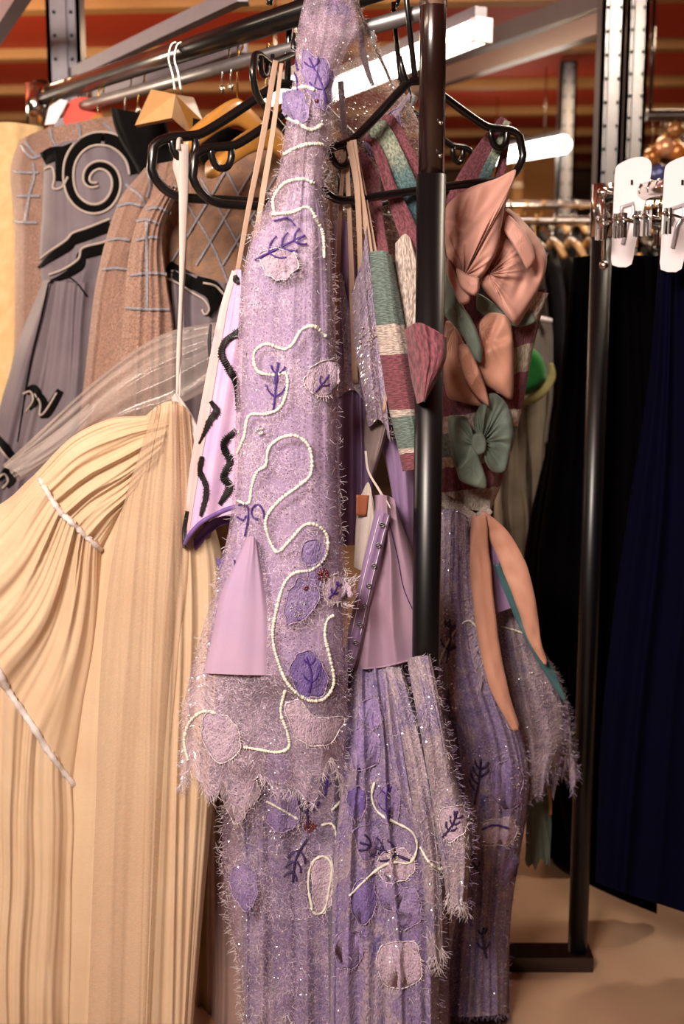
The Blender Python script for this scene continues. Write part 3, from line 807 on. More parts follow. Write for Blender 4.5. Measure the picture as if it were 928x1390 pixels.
wood_hanger(134, 160, 2.74, YW+.15, 'small golden wooden hanger beside the red card disc', M['wood'], .16, hookmat='brass')
wood_hanger(70, 176, 2.9, YW+.3, 'orange wooden hanger at the far left above the cream knit', M['wood'], .2, hookmat='brass')
# shoulder of broad wooden hanger: card wings
def wing(name, pts, d, mat, label, cat, th=.004):
    c = W(sum(p[0] for p in pts)/len(pts), sum(p[1] for p in pts)/len(pts), d)
    v = [W(p[0], p[1], p[2] if len(p) > 2 else d) for p in pts]; n = len(v)
    v2 = [q+Vector((0, th, 0)) for q in v]
    o = mk(name, v+v2, [tuple(range(n)), tuple(range(2*n-1, n-1, -1))]+[(k, n+k, n+(k+1)%n, (k+1)%n) for k in range(n)], mat, None, False, origin=c)
    bv = o.modifiers.new('bevel', 'BEVEL'); bv.width = .0015; bv.segments = 2
    return tag(o, label, cat)
def disc(px, py, r, d):
    return [(px+r*math.cos(2*math.pi*k/28), py+r*math.sin(2*math.pi*k/28)) for k in range(28)]
wing('size_disc', disc(112, 158, 27, 2.8), 2.80, M['red_card'], 'round red card disc on the rail beside the grey shelving upright', 'divider')
wing('size_tag', [(60,170),(66,145),(82,134),(92,137),(76,168)], 2.78, M['white_plastic'], 'slanted white plastic tag left of the red disc', 'tag')
fh = thing('padded_hanger', 'wide flat pale wooden suit hanger with shiny left shoulder, centre of the left rail', 'hanger', tuple(W(228, 150, 2.42)))
g = Geo()
def wedge(pts, d0, th):
    v = [W(p[0], p[1], p[2]) for p in pts]; n = len(v)
    return v + [q+Vector((0, th, 0)) for q in v], [tuple(range(n)), tuple(range(2*n-1, n-1, -1))]+[(k, n+k, n+(k+1)%n, (k+1)%n) for k in range(n)]
v, f = wedge([(183,170,2.38),(205,121,2.45),(238,128,2.40),(233,160,2.38)], 0, .03); o = mk('left_shoulder', v, f, M['wood_pale'], fh, False)
v, f = wedge([(233,160,2.38),(238,128,2.40),(262,132,2.48),(274,163,2.5),(262,186,2.48)], 0, .03); o = mk('right_shoulder', v, f, M['wood'], fh, False)
for px in (238, 246): 
    g = Geo(); g.tube([tuple(p) for p in cr([W(px,128,2.42), W(px-4,100,2.42), W(px-9,80,2.42), W(px-6,62,2.42), W(px+3,58,2.42), W(px+6,70,2.43)], 24)], .0024, 8); g.build('hook', M['wire'], fh)

# bare wire hooks over the rail
for (px, lab) in ((97, 'pale wire hook at the far left of the rail'), (107, 'second pale wire hook from the rail clamp'), (131, 'wire hook above the red disc'), (168, 'thin wire hook between the red disc and the black collar'),
                  (186, 'brassy wire hook left of the broad wooden hanger'), (300, 'chrome hook over the rail above the yellow hanger'), (312, 'bright chrome hook over the rail, nearer its lace dress end')):
    P = on_rail(px)
    root = thing('wire_hook', lab, 'hook', tuple(P), 'bare wire hooks over the rail'); ORG[root.name] = Vector((0,0,0)); root.rotation_euler = (0,0,YW)
    g = Geo(); pts = [(.0,0,-.09), (.0,0,-.05), (.018,0,-.028)] + [(.0235*math.cos(a), 0, .0235*math.sin(a)) for a in [math.radians(x) for x in range(-30, 200, 23)]]
    g.tube([tuple(p) for p in cr(pts, 30)], .0024, 8); g.build('hook_wire', M['wire'] if px != 186 else M['brass'], root)
    g = Geo(); g.ball((0,0,-.092), .006, sc=(1,1,1.6)); g.build('ferrule', M['wire'], root)
# ------------------------------------------------------------------ costumes behind, along the rail
def at(px, py, d): return tuple(W(px, py, d))

kn = thing('knitted_garment', 'cream knitted garment at the far left end of the rail', 'garment', at(10, 200, 2.86))
cloth('body', [[(-80,180),(-90,400),(-100,760)], [(0,166),(-10,400),(-20,760)], [(60,172),(54,300),(40,760)]], M['knit_cream'], kn, d=2.86, bulge=.05, folds=((5,.008,.6),), seed=1, nu=90, nv=60)

cb = thing('costume', 'grey satin costume with a large black velvet spiral and nude mesh shoulder', 'costume', at(110, 200, 2.66))
B0 = cloth('mesh_yoke', [[(26,190),(14,230),(20,320),(18,600)], [(60,176),(60,300),(40,600)], [(150,158),(170,300),(120,600)], [(172,168),(215,300),(200,600)]], M['nude'], cb, d=2.70, bulge=.06, folds=((6,.006,.6),), seed=2, nu=120, nv=80)
B1 = cloth('bodice', [[(60,206),(57,280),(54,340),(56,385)], [(100,190),(110,300),(100,388)], [(176,196),(196,280),(180,340),(150,384)]], M['grey_satin'], cb, d=2.63, bulge=.05, folds=((5,.004,.4),), seed=3, nu=120, nv=80)
B2 = cloth('skirt', [[(58,380),(20,480),(-10,600),(-60,800)], [(80,382),(60,520),(30,640),(0,820)], [(110,384),(100,520),(80,700),(60,850)], [(150,380),(150,520),(140,700),(140,850)]], M['grey_satin'], cb, d=2.60, bulge=.06, folds=((5,.02,.5),), grow=1.6, seed=4, nu=140, nv=80)
sp = [(184,236),(180,218),(170,203),(155,192),(138,188),(120,191),(105,202),(95,220),(93,243),(98,264),(110,278),(126,284),(142,280),(153,268),(158,252),(155,236),(145,226),(132,224),(120,232),(117,246),(124,252),(133,250)]
strap_on('spiral_motif', B1, sp, [15,16,17,15,12,11,11,10,9,8,9,9,7,3], M['velvet'], cb, n=120, off=.003, label='black velvet spiral')
def off_path(path, dist):
    P = uni(path, 70); out = []
    for i, p in enumerate(P):
        t = P[min(i+1,69)]-P[max(i-1,0)]; t = t[:2]/np.linalg.norm(t[:2]); w = np.interp(i/69, [0,.2,.4,.7,.9,1], [15,16,12,10,9,3])/2+1
        out.append((p[0]-t[1]*dist*w, p[1]+t[0]*dist*w))
    return out
for sg in (-1, 1): stitch('piping', B1, off_path(sp, sg), .0032, M['piping'], cb, 110, .003)
strap_on('velvet_motif', B1, [(58,216),(72,209),(88,206),(100,203)], [18,20,16,20], M['velvet'], cb, off=.003)
strap_on('velvet_motif', B1, [(84,205),(84,225),(82,246)], [22,18,14], M['velvet'], cb, off=.0035)
stitch('piping', B1, [(57,232),(70,226),(74,240),(72,256),(84,254),(92,240)], .003, M['piping'], cb, 40, .004)
for (pth, wd) in (([(52,364),(66,352),(92,334),(98,326),(120,318),(150,306)], [4,10,13,15,14,16]), ([(68,382),(88,374),(108,360),(112,346),(140,338),(160,330)], [4,9,13,14,13,14])):
    strap_on('velvet_band', [B1, B2], pth, wd, M['velvet'], cb, off=.004)
    stitch('piping', [B1, B2], [(x-1, y-9) for x, y in pth], .003, M['piping'], cb, 50, .005)
stitch('piping', B2, [(66,384),(90,376),(104,384),(118,402)], .002, M['velvet'], cb, 30, .003)
stitch('piping', B2, [(66,384),(56,430),(40,500),(24,600)], .002, M['velvet'], cb, 40, .003)
for pth in ([(28,196),(42,214),(52,212),(70,202),(80,196)], [(44,220),(46,240),(40,262),(34,300)], [(18,232),(30,234),(52,234)], [(22,266),(36,266),(54,266)], [(18,300),(30,302),(50,302)], [(68,172),(70,188),(76,200)], [(106,168),(108,180),(108,190)], [(34,192),(44,206),(50,212)], [(140,166),(150,176),(160,186)]):
    strap_on('grey_ribbon', B0, pth, [4,4], M['grey_trim'], cb, n=24, off=.004, na=3)
for pth in ([(52,532),(60,545),(58,562),(66,556),(82,530)], [(-5,590),(8,610),(20,624)], [(40,556),(50,540),(46,528),(36,532)], [(-2,652),(10,640),(16,650),(8,660)]):
    strap_on('velvet_motif', B2, pth, [4,14,10], M['velvet'], cb, n=30, off=.004)
    stitch('piping', B2, [(x-5, y+3) for x, y in pth], .0025, M['piping'], cb, 24, .005)

# black collars between the costumes
bc = thing('velvet_collar', 'black velvet collar under the broad wooden hanger', 'garment', at(200, 190, 2.52))
cloth('collar', [[(150,146),(158,180),(186,232),(196,260)], [(172,150),(190,200),(210,260)], [(226,160),(232,200),(240,250)]], M['velvet'], bc, d=2.53, bulge=.03, folds=((4,.006,.6),), seed=5, nu=70, nv=40)
bc2 = thing('velvet_collar', 'black velvet collar right of the ribbon hanger, under the yellow wooden hanger', 'garment', at(300, 190, 2.42))
cloth('collar', [[(262,160),(262,200),(280,230)], [(300,170),(310,210),(320,230)], [(372,190),(372,205),(372,222)]], M['velvet'], bc2, d=2.43, bulge=.02, folds=((4,.006,.6),), seed=6, nu=70, nv=40)

cc = thing('costume', 'nude mesh sleeved costume directly right of the spiral costume', 'costume', at(180, 300, 2.47))
C0 = cloth('sleeve', [[(196,228),(160,276),(134,370),(116,500),(100,660)], [(215,222),(190,300),(165,400),(150,660)], [(262,214),(250,300),(232,400),(225,660)]], M['nude'], cc, d=2.47, bulge=.045, folds=((5,.008,.6),), seed=7, nu=120, nv=90)
for pth in ([(158,280),(176,276),(200,282)], [(146,326),(160,324),(176,326)], [(138,366),(156,364),(174,366)], [(170,250),(186,262),(198,282),(190,310)], [(200,232),(204,250),(200,268)]):
    strap_on('grey_ribbon', C0, pth, [4,4], M['grey_trim'], cc, n=24, off=.004, na=3)

cd = thing('costume', 'nude mesh costume with plaid grey yoke behind the hanging white ribbon', 'costume', at(230, 300, 2.36))
D1 = cloth('yoke', [[(222,256),(218,300),(222,380),(230,470)], [(260,232),(262,330),(262,470)], [(330,206),(340,300),(330,470)], [(410,190),(424,300),(424,470)]], M['nude_dark'], cd, d=2.41, bulge=.03, folds=((6,.008,.6),), seed=8, nu=130, nv=70)
D2 = cloth('bodice', [[(232,366),(234,430),(226,560),(215,700)], [(262,372),(262,500),(262,700)], [(312,386),(316,500),(320,700)]], M['grey_satin'], cd, d=2.36, bulge=.03, folds=((5,.014,.5),), seed=9, nu=100, nv=70)
D0 = cloth('sleeve', [[(222,254),(192,286),(176,340),(168,430),(160,520),(150,660)], [(232,252),(204,320),(200,430),(195,660)], [(244,256),(222,310),(226,380),(236,450),(238,530),(240,660)]], M['nude'], cd, d=2.33, bulge=.04, folds=((5,.008,.6),), seed=10, nu=120, nv=90)
for pth in ([(184,300),(200,298),(216,304)], [(184,326),(206,322),(216,324)], [(176,374),(200,371),(226,372)], [(170,418),(200,420),(230,420)], [(199,300),(199,340),(199,380),(199,420)], [(196,284),(214,282),(232,290)]):
    strap_on('grey_ribbon', D0, pth, [4,4], M['grey_trim'], cd, n=30, off=.004, na=3)
for k in range(5):
    x = 236+k*36
    strap_on('grey_ribbon', D1, [(x, 250-k*8), (x+50, 330), (x+80, 400)], [3,3], M['grey_trim'], cd, n=40, off=.004, na=3)
    strap_on('grey_ribbon', D1, [(x+70, 232), (x+30, 300), (x-6, 360)], [3,3], M['grey_trim'], cd, n=40, off=.005, na=3)
strap_on('velvet_motif', [D2, D1], [(228,360),(246,374),(266,384),(288,394),(300,412)], [14,22,20,26,20], M['velvet'], cd, off=.006)
strap_on('velvet_motif', [D2, D1], [(270,390),(284,396),(290,414),(284,430)], [14,16,12,3], M['velvet'], cd, off=.008)
stitch('piping', [D2, D1], [(228,378),(244,386),(262,398),(278,408),(284,420),(278,428),(274,420)], .0025, M['piping'], cd, 40, .008)
stitch('piping', [D2, D1], [(276,384),(292,388),(304,400)], .0025, M['piping'], cd, 20, .009)

# ------------------------------------------------------------------ polythene bag
pb = thing('polythene_bag', 'crumpled clear polythene garment bag lying across above the cream tulle', 'bag', at(150, 540, 2.2))
cloth('bag', [[(300,436),(225,452),(160,492),(95,548),(4,632)], [(292,462),(200,500),(110,570),(14,640)], [(300,520),(235,552),(165,575),(110,600),(24,654)]], M['poly'], pb, d=2.18, bulge=.028, folds=((4,.012,1.2),), seed=11, nu=120, nv=90)
cloth('bag_edge', [[(120,548),(70,590),(4,634)], [(128,556),(80,606),(20,640)], [(96,600),(60,630),(30,650)]], M['poly'], pb, d=2.14, bulge=.01, folds=((3,.006,1.2),), seed=12, nu=60, nv=40)

# ------------------------------------------------------------------ cream tulle dress
ct = thing('tulle_dress', 'large cream tulle dress with gathered tiers filling the lower left', 'dress', at(190, 600, 2.04))
cloth('tulle_lining', [[(235,600),(240,760),(262,1000),(262,1400)], [(300,640),(310,800),(300,1000),(300,1400)], [(345,690),(350,900),(340,1100),(335,1400)]], M['tulle_dark'], ct, d=2.17, bulge=.03, folds=((6,.015,.5),), seed=20, nu=100, nv=80)
cloth('mauve_underskirt', [[(290,900),(286,1050),(284,1150),(282,1390)], [(330,900),(330,1150),(330,1390)], [(420,900),(420,1100),(420,1390)]], M['tulle_grey'], ct, d=2.12, bulge=.03, folds=((5,.015,.5),), seed=21, nu=100, nv=80)
T3 = cloth('lower_tier', [[(-90,850),(-95,1100),(-100,1390)], [(-30,880),(-30,1100),(-30,1390)], [(20,950),(14,1130),(8,1390)], [(62,1005),(58,1160),(50,1390)], [(112,1060),(118,1200),(112,1390)]], M['tulle'], ct, d=2.03, bulge=.09, folds=((8,.015,.35),(23,.004,.5)), grow=1.0, seed=22, nu=300, nv=100)
T2 = cloth('gathered_tier', [[(52,640),(0,684),(-90,720)], [(66,664),(0,740),(-90,810)], [(84,690),(30,790),(-60,880)], [(100,706),(60,830),(-10,920)], [(116,722),(92,860),(40,985)], [(140,738),(136,860),(122,960),(108,1070)]], M['tulle'], ct, d=2.0, bulge=.07, folds=((8,.012,.5),(20,.005,.6)), seed=23, nu=340, nv=120, lat=.15)
T1 = cloth('gathered_side', [[(232,556),(196,564),(150,568),(100,592),(46,644)], [(228,575),(170,590),(110,620),(62,666)], [(222,596),(170,630),(120,660),(84,692)], [(216,616),(170,660),(130,690),(106,716)], [(208,636),(180,680),(160,710),(138,748)]], M['tulle'], ct, d=1.99, bulge=.06, folds=((8,.009,.6),(20,.004,.7)), seed=24, nu=320, nv=100, lat=.15)
TF = cloth('front_panel', [[(196,566),(160,660),(132,760),(108,900),(96,1060),(84,1390)], [(212,552),(190,680),(176,850),(160,1050),(140,1390)], [(228,545),(225,680),(222,850),(215,1050),(200,1390)], [(246,548),(252,680),(258,850),(250,1050),(240,1390)], [(264,570),(276,660),(304,770),(304,900),(288,1100),(262,1390)]], M['tulle'], ct, d=1.985, bulge=.05, folds=((7,.009,.3),(19,.0022,.5)), grow=1.3, seed=25, nu=320, nv=150, lat=.12)
cloth('outer_veil', [[(206,556),(168,680),(140,850),(128,1100),(116,1390)], [(226,548),(206,700),(196,900),(186,1390)], [(252,552),(262,700),(244,900),(226,1100),(205,1390)]], M['tulle_out'], ct, d=1.955, bulge=.05, back=0.0, folds=((5,.009,.3),(15,.002,.5)), grow=1.2, seed=26, nu=240, nv=120, lat=.12)
g = Geo(); 
stitch('', T2, [(54,650),(78,690),(104,716),(136,746)], .0055, None, None, 40, .001, .3, 8, extra=g); g.build('gathering_tape', M['collar_white'], ct, label='white gathering tape')
g = Geo(); stitch('', [T3, T2], [(-10,890),(10,935),(44,985),(70,1026),(104,1070)], .006, None, None, 50, .002, .3, 8, extra=g); g.build('gathering_tape', M['collar_white'], ct, label='white gathering tape')
cloth('waistband', [[(232,540),(238,560),(252,585),(264,606)], [(240,532),(254,552),(268,576),(276,590)]], M['collar_white'], ct, d=1.965, bulge=.01, folds=((3,.003,1),), seed=27, nu=40, nv=30, label='white cotton waistband')
wr = thing('ribbon_loop', 'long white ribbon hanging from the leftmost black hanger down to the cream dress', 'ribbon', at(248, 200, 2.11))
band('ribbon', [(250,196,2.10),(249,260,2.10),(247,360,2.09),(243,460,2.05),(240,545,1.99)], [13,13,9,5,6,3], M['white_ribbon'], wr, curl=.002, yaw=.4)
band('ribbon', [(244,197,2.12),(240,225,2.12),(246,250,2.12),(250,330,2.11),(245,460,2.06),(244,540,1.99)], [10,12,8,5,4,3], M['white_ribbon'], wr, curl=.002, yaw=-.3)
g = Geo(); P0 = W(248,196,2.11); g.tube([tuple(p) for p in cr([P0+Vector((-.006,-.02,-.012)), P0+Vector((-.006,-.01,.006)), P0+Vector((-.004,.008,.006)), P0+Vector((-.004,.014,-.014))], 12)], .004, 8); g.build('fold_over', M['white_ribbon'], wr)

# ------------------------------------------------------------------ lilac zigzag bodice
zb = thing('bodice', 'pale lilac strappy bodice with black zigzag stitching, left of the lace dress', 'bodice', at(320, 370, 1.94))
Z = cloth('body', [[(318,366),(302,418),(284,500),(266,600),(254,680),(248,744)], [(326,366),(322,430),(308,520),(292,620),(280,700),(272,712)], [(334,372),(350,420),(352,520),(346,610),(340,690),(336,690)]], M['pink_zig'], zb, d=1.93, bulge=.035, folds=((3,.006,.5),), seed=30, nu=140, nv=110, lat=.1)
strap_on('edging', Z, [(318,368),(304,416),(290,490),(274,580),(262,650),(254,720)], [7,11,13,15,13,6], M['pink_edge'], zb, off=.002, label='pale pink side edging')
def zig(path, w):
    strap_on('zigzag_stitching', Z, path, w, M['black_stitch'], zb, n=50, off=.004, na=4)
    g = Geo(); P = uni(path, 46)
    for i, p in enumerate(P):
        t = P[min(i+1,45)]-P[max(i-1,0)]; t = t[:2]/max(1e-6, np.linalg.norm(t[:2])); ww = np.interp(i/45, np.linspace(0,1,len(w)), w)*random.uniform(.45,.75)
        a = (p[0]-t[1]*ww, p[1]+t[0]*ww); b2 = (p[0]+t[1]*ww, p[1]-t[0]*ww)
        qa = hit(Z, a[0], a[1], .005); qb = hit(Z, b2[0], b2[1], .005)
        if qa and qb and (qa-qb).length < .05: g.tube([qa, (qa+qb)/2-Vector((0,.001,0)), qb], .0009, 4, False)
    if g.v: g.build('satin_stitches', M['black_stitch'], zb)
zig([(334,434),(324,450),(306,463),(300,480),(310,500),(320,520),(323,556)], [6,9,8,8,9,7,6])
zig([(320,584),(304,600),(305,612),(312,626),(303,648),(312,660),(298,684)], [7,8,9,8,9,9,5])
zig([(274,620),(271,640),(279,658),(279,674),(272,700)], [5,6,6,6,4])
zig([(286,440),(284,462),(284,484)], [3,5,3])
zig([(286,545),(294,558),(286,568),(276,590),(270,602)], [4,8,7,4,2])
zig([(254,694),(250,720),(250,744)], [5,6,5])
zig([(319,374),(321,382),(324,384)], [4,6,3])
g = Geo(); stitch('', Z, [(249,744),(256,728),(272,710),(292,698),(318,688),(338,686)], .0042, None, None, 40, .0, 0, 8, extra=g); g.build('hem_binding', M['purple_bind'], zb)
cloth('inner_lining', [[(256,738),(262,750)], [(290,704),(296,716)], [(338,690),(338,706)]], M['purple_bind'], zb, d=1.95, bulge=.01, seed=31, nu=30, nv=10, folds=((3,.002,1),))
cloth('lining_tab', [[(289,758),(304,788)], [(322,756),(310,790)]], M['petal_deep'], zb, d=1.96, bulge=.01, seed=32, nu=30, nv=10, folds=((3,.002,1),), label='dark violet lining tab')
band('strap', [(374,82,1.965),(356,190,1.95),(338,280,1.94),(322,370,1.925)], [7,8,7,6], M['elastic'], zb, yaw=.3)
band('strap', [(382,86,1.97),(370,180,1.96),(357,260,1.95),(346,330,1.935)], [5,7,8,7], M['elastic'], zb, yaw=-.2)

# ------------------------------------------------------------------ main lace dress
ld = thing('lace_dress', 'long lilac lace dress with pale cord swirls and violet petals, front centre', 'dress', at(430, 0, 1.95))
def scal(a, k):
    def f(s, sd): return a*(nz(s*k, sd*2.1, 0)*1.6 + .5*nz(s*k*3, sd, 5))
    return f
DS = cloth('satin_underdress', [[(398,238,1.82),(384,282),(342,330),(332,420),(326,560),(318,700),(300,780),(285,860),(276,916)], [(412,236,1.82),(404,300),(396,420),(392,560),(386,700),(378,800),(372,916)], [(424,240,1.82),(438,290),(446,400),(452,560),(458,700),(464,800),(466,916)]], M['lilac_satin'], ld, d=1.81, bulge=.045, folds=((4,.007,.5),(11,.002,.8)), grow=1.3, seed=40, nu=240, nv=200, lat=.1)
DL = cloth('lace_overlay', [[(428,-46,2.06),(415,-10,1.98),(404,40,1.90),(400,90,1.85),(386,180,1.82),(374,250),(344,312),(326,400),(320,560),(313,700),(290,800),(262,900),(246,980),(244,1066)],
     [(448,-46,2.06),(446,-10,1.98),(440,40,1.90),(430,90,1.85),(414,180,1.82),(404,300),(392,420),(388,560),(384,700),(374,850),(366,960),(356,1076)],
     [(466,-46,2.06),(478,-10,1.98),(486,40,1.90),(462,90,1.85),(450,180,1.82),(440,250),(448,340),(454,420),(458,560),(463,700),(470,800),(472,900),(470,1000),(464,1066)]],
     M['lace'], ld, d=1.80, bulge=.058, folds=((4,.007,.5),), grow=1.3, hem=scal(34, 7), seed=40, nu=240, nv=260, lat=.15)
cloth('organza_layer', [[(410,20,1.93),(406,60,1.90),(402,100,1.86),(390,180,1.83),(380,250,1.825),(362,310,1.825)], [(440,20,1.93),(436,60,1.90),(428,120,1.85),(416,180,1.83),(408,310,1.825)], [(470,20,1.93),(466,60,1.90),(448,110,1.86),(444,180,1.83),(436,250,1.825),(438,310,1.825)]], M['organza'], ld, d=1.82, bulge=.03, folds=((4,.006,.6),), seed=44, nu=120, nv=70)
SPN = cloth('satin_panel', [[(334,730),(302,800),(288,860),(275,914)], [(342,728),(334,810),(328,916)], [(350,736),(366,800),(378,860),(382,917)]], M['lilac_pale'], ld, d=1.768, bulge=.03, folds=((3,.004,.4),), seed=45, nu=110, nv=60, label='pale mauve satin panel bare of lace')
cords = [[(397,121),(414,118),(430,123)], [(386,159),(403,166),(421,176),(438,169)], [(386,209),(403,200),(424,195),(438,197)],
 [(372,290),(371,269),(386,249),(410,243),(426,248)], [(369,291),(397,288),(417,281),(429,297),(438,317),(440,350)],
 [(443,457),(426,443),(409,448),(397,467),(385,474),(361,467),(345,479),(349,503),(371,509),(387,507),(390,524),(381,552),(361,562),(338,564),(331,593),(322,616)],
 [(322,680),(337,683),(342,659),(349,640),(360,632),(365,608),(382,594),(403,592),(420,608),(422,642),(406,659),(382,677),(363,699),(361,718),(375,749),(392,735),(413,713),(430,713),(444,728),(441,756),(423,773),(399,778),(385,794),(375,828),(370,863),(377,897),(392,930),(418,950),(440,948),(453,926),(447,889),(441,863),(444,842),(453,835)],
 [(387,937),(381,966),(390,995),(392,1014),(377,1021),(348,1017),(330,1014)], [(293,968),(275,966),(257,981),(250,1006),(255,1032)]]
for c in cords:
    stitch('beaded_cord', DL, c, .0026, M['cord'], ld, max(40, len(c)*26), .0025, .5, 6)
def petal(C, root, pts, mat, vn=None, **k):
    c = np.mean(np.array(pts, float), axis=0); P = []
    for p in outline(pts, 22):
        P.append(tuple(c+(p-c)*random.uniform(.9, 1.12)))
    o = patch_on('petal_applique', C, P, M[mat], root, off=.0025, puff=.0016, ragged=.07, **k)
    g = Geo()
    stitch('', C, P+[P[0]], .0008, None, None, 70, .0045, .8, 4, extra=g)
    for p in outline(P, 60):
        if random.random() < .75:
            q = hit(C, p[0], p[1], .004)
            if q is None: continue
            dv = Vector((p[0]-c[0], -.3*20, -(p[1]-c[1]))).normalized()
            dv = (dv + Vector((random.uniform(-.7,.7), random.uniform(-.5,0), random.uniform(-.7,.7)))).normalized()
            L = random.uniform(.003,.009); g.tube([q-dv*.002, q+dv*L*.5+Vector((0,-.001,0)), q+dv*L], [.0004,.0004,.0003], 3, False)
    g.build('frayed_edge', M['fray_purple'] if mat != 'petal_pale' else M['fray'], o)['kind'] = 'stuff'
    if vn:
        v = vein(C, *vn, M['thread_purple'], o, nb=2)
    return o
petal(DL, ld, [(411,68),(425,76),(444,84),(453,104),(449,130),(440,150),(426,140),(412,116),(408,90)], 'petal_purple', (444,140,66,-112))
petal(DL, ld, [(413,520),(422,500),(442,487),(458,494),(463,515),(452,532),(430,537)], 'petal_pale', (428,532,42,-52))
petal(DL, ld, [(396,897),(405,888),(415,880),(427,890),(440,905),(446,925),(437,945),(418,948),(400,935),(393,915)], 'petal_deep', (420,940,48,-95))
petal(DL, ld, [(390,955),(400,949),(412,955),(424,972),(445,974),(463,974),(461,990),(450,1005),(435,1012),(415,1009),(400,997),(389,976)], 'petal_pale')
petal(DL, ld, [(273,985),(285,968),(305,970),(322,990),(327,1005),(318,1028),(300,1034),(283,1024)], 'petal_pale')
petal(DL, ld, [(390,847),(384,830),(392,805),(405,785),(424,788),(436,805),(428,826),(410,842)], 'petal_purple')
petal(DL, ld, [(408,746),(418,734),(438,736),(442,752),(428,766),(412,764)], 'petal_purple')
petal(DL, ld, [(352,345),(372,338),(400,342),(404,362),(384,380),(360,372)], 'petal_pale')
petal(DL, ld, [(385,126),(402,120),(416,134),(418,158),(402,168),(388,158),(382,142)], 'petal_purple')
fl = petal(DL, ld, [(440,790),(452,778),(470,788),(478,804),(466,816),(450,820),(440,806)], 'petal_pale', (446,812,26,-60))
petal(DL, ld, [(418,776),(432,764),(438,780),(432,796),(420,792)], 'petal_purple')
for (x, y, l, a, nb) in ((346,353,76,-26,3), (371,556,62,-84,2), (378,492,30,100,0), (344,648,0,0,0)):
    if l: vein(DL, x, y, l, a, M['thread_purple'], ld, nb=nb, r=.0016)
for pth in ([(324,686),(334,684),(337,700),(332,728)], [(352,704),(344,704),(341,692),(350,684),(357,694),(358,704)], [(322,702),(330,706),(334,700)], [(384,90),(400,100),(404,122)], [(395,60),(400,78),(404,96)], [(372,300),(390,296),(400,306)], [(318,760),(322,790),(324,806)]):
    stitch('embroidery', DL, pth, .0015, M['thread_purple'], ld, 24, .004, .3, 5)
def beads(name, C, px, py, R, n, mat, root, r=.0022):
    g = Geo()
    for _ in range(n):
        a = random.uniform(0, 6.28); q = hit(C, px+R*math.cos(a)*random.random()**.5, py+R*math.sin(a)*random.random()**.5, .003)
        if q is not None: g.ball(q-Vector((0, random.uniform(0,.003), 0)), r*random.uniform(.7,1.2), 6, 4)
    if g.v:
        o = g.build(name, mat, root); o['kind'] = 'stuff'; return o
beads('bead_cluster', DL, 438, 780, 8, 46, M['bead_red'], ld)
beads('bead_cluster', DL, 415, 798, 3, 8, M['bead_red'], ld)
beads('bead_cluster', DL, 430, 137, 2, 4, M['bead_red'], ld)
beads('gem_cluster', DL, 352, 584, 6, 18, M['gem'], ld)
beads('gem_cluster', DL, 405, 826, 13, 30, M['gem'], ld, .0012)
beads('scattered_gems', DL, 385, 360, 60, 40, M['gem'], ld, .001)
fringe('frayed_threads', DL, M['fray'], ld, 'right', 260, .012, .00036, .2, .98)
fringe('frayed_threads', DL, M['fray'], ld, 'left', 200, .011, .00036, .2, .98)
fringe('frayed_threads', DL, M['fray'], ld, 'hem', 240, .02, .00042)
fringe('loose_threads', DL, M['fray'], ld, 'face', 620, .014, .0003, .2, .97)
g = Geo()
for _ in range(60):
    a = random.uniform(-1.2, 1.2); q = hit(DL, 470, 800, .006, fallback=1.78); L = random.uniform(.012,.026)
    b0 = q + Vector((random.uniform(-.02,.004), 0, random.uniform(-.03,.02)))
    g.tube([b0, b0+Vector((math.cos(a)*L*.6, -.004, math.sin(a)*L*.6)), b0+Vector((math.cos(a+.3)*L, -.006, math.sin(a+.3)*L))], .0005, 3, False)
g.build('flower_fringe', M['fray'], ld)['kind'] = 'stuff'
# sheer shoulder drape reaching over to the right
SD = cloth('sheer_drape', [[(462,-30,2.02),(432,20,2.0),(404,60,1.96),(404,150,1.94),(402,320,1.94)], [(478,-30,2.02),(470,20),(462,70),(460,150),(455,340)], [(490,-30,2.02),(494,20,2.02),(520,74,2.04),(560,150,2.08),(590,230,2.12),(560,360,2.12)]], M['lace_thin'], ld, d=2.0, bulge=.02, folds=((5,.012,.8),), seed=42, nu=160, nv=110)
for pth in ([(488,40),(492,70),(500,100),(506,116)], [(462,110),(466,160),(470,220)], [(520,180),(540,150),(556,128)]):
    strap_on('lace_trim', SD, pth, [8,9,5], M['petal_pale'], ld, off=.004, n=30)
petal(SD, ld, [(440,4),(456,-4),(474,6),(476,26),(464,36),(450,30),(442,18)], 'petal_purple', (466,30,30,-110))
petal(SD, ld, [(496,190),(512,170),(536,150),(544,170),(524,196),(504,214)], 'petal_purple')
fringe('frayed_threads', SD, M['fray'], ld, 'left', 120, .010, .0003)
fringe('frayed_threads', SD, M['fray'], ld, 'right', 90, .010, .0003)
g = Geo(); g.tube([tuple(p) for p in cr([W(448,-44,2.05), on_rail(446)+Vector((0,-.03,.01)), on_rail(446)+Vector((0,0,.024)), on_rail(446)+Vector((0,.03,0))], 16)], .004, 8); g.build('hanging_loop', M['petal_pale'], ld)

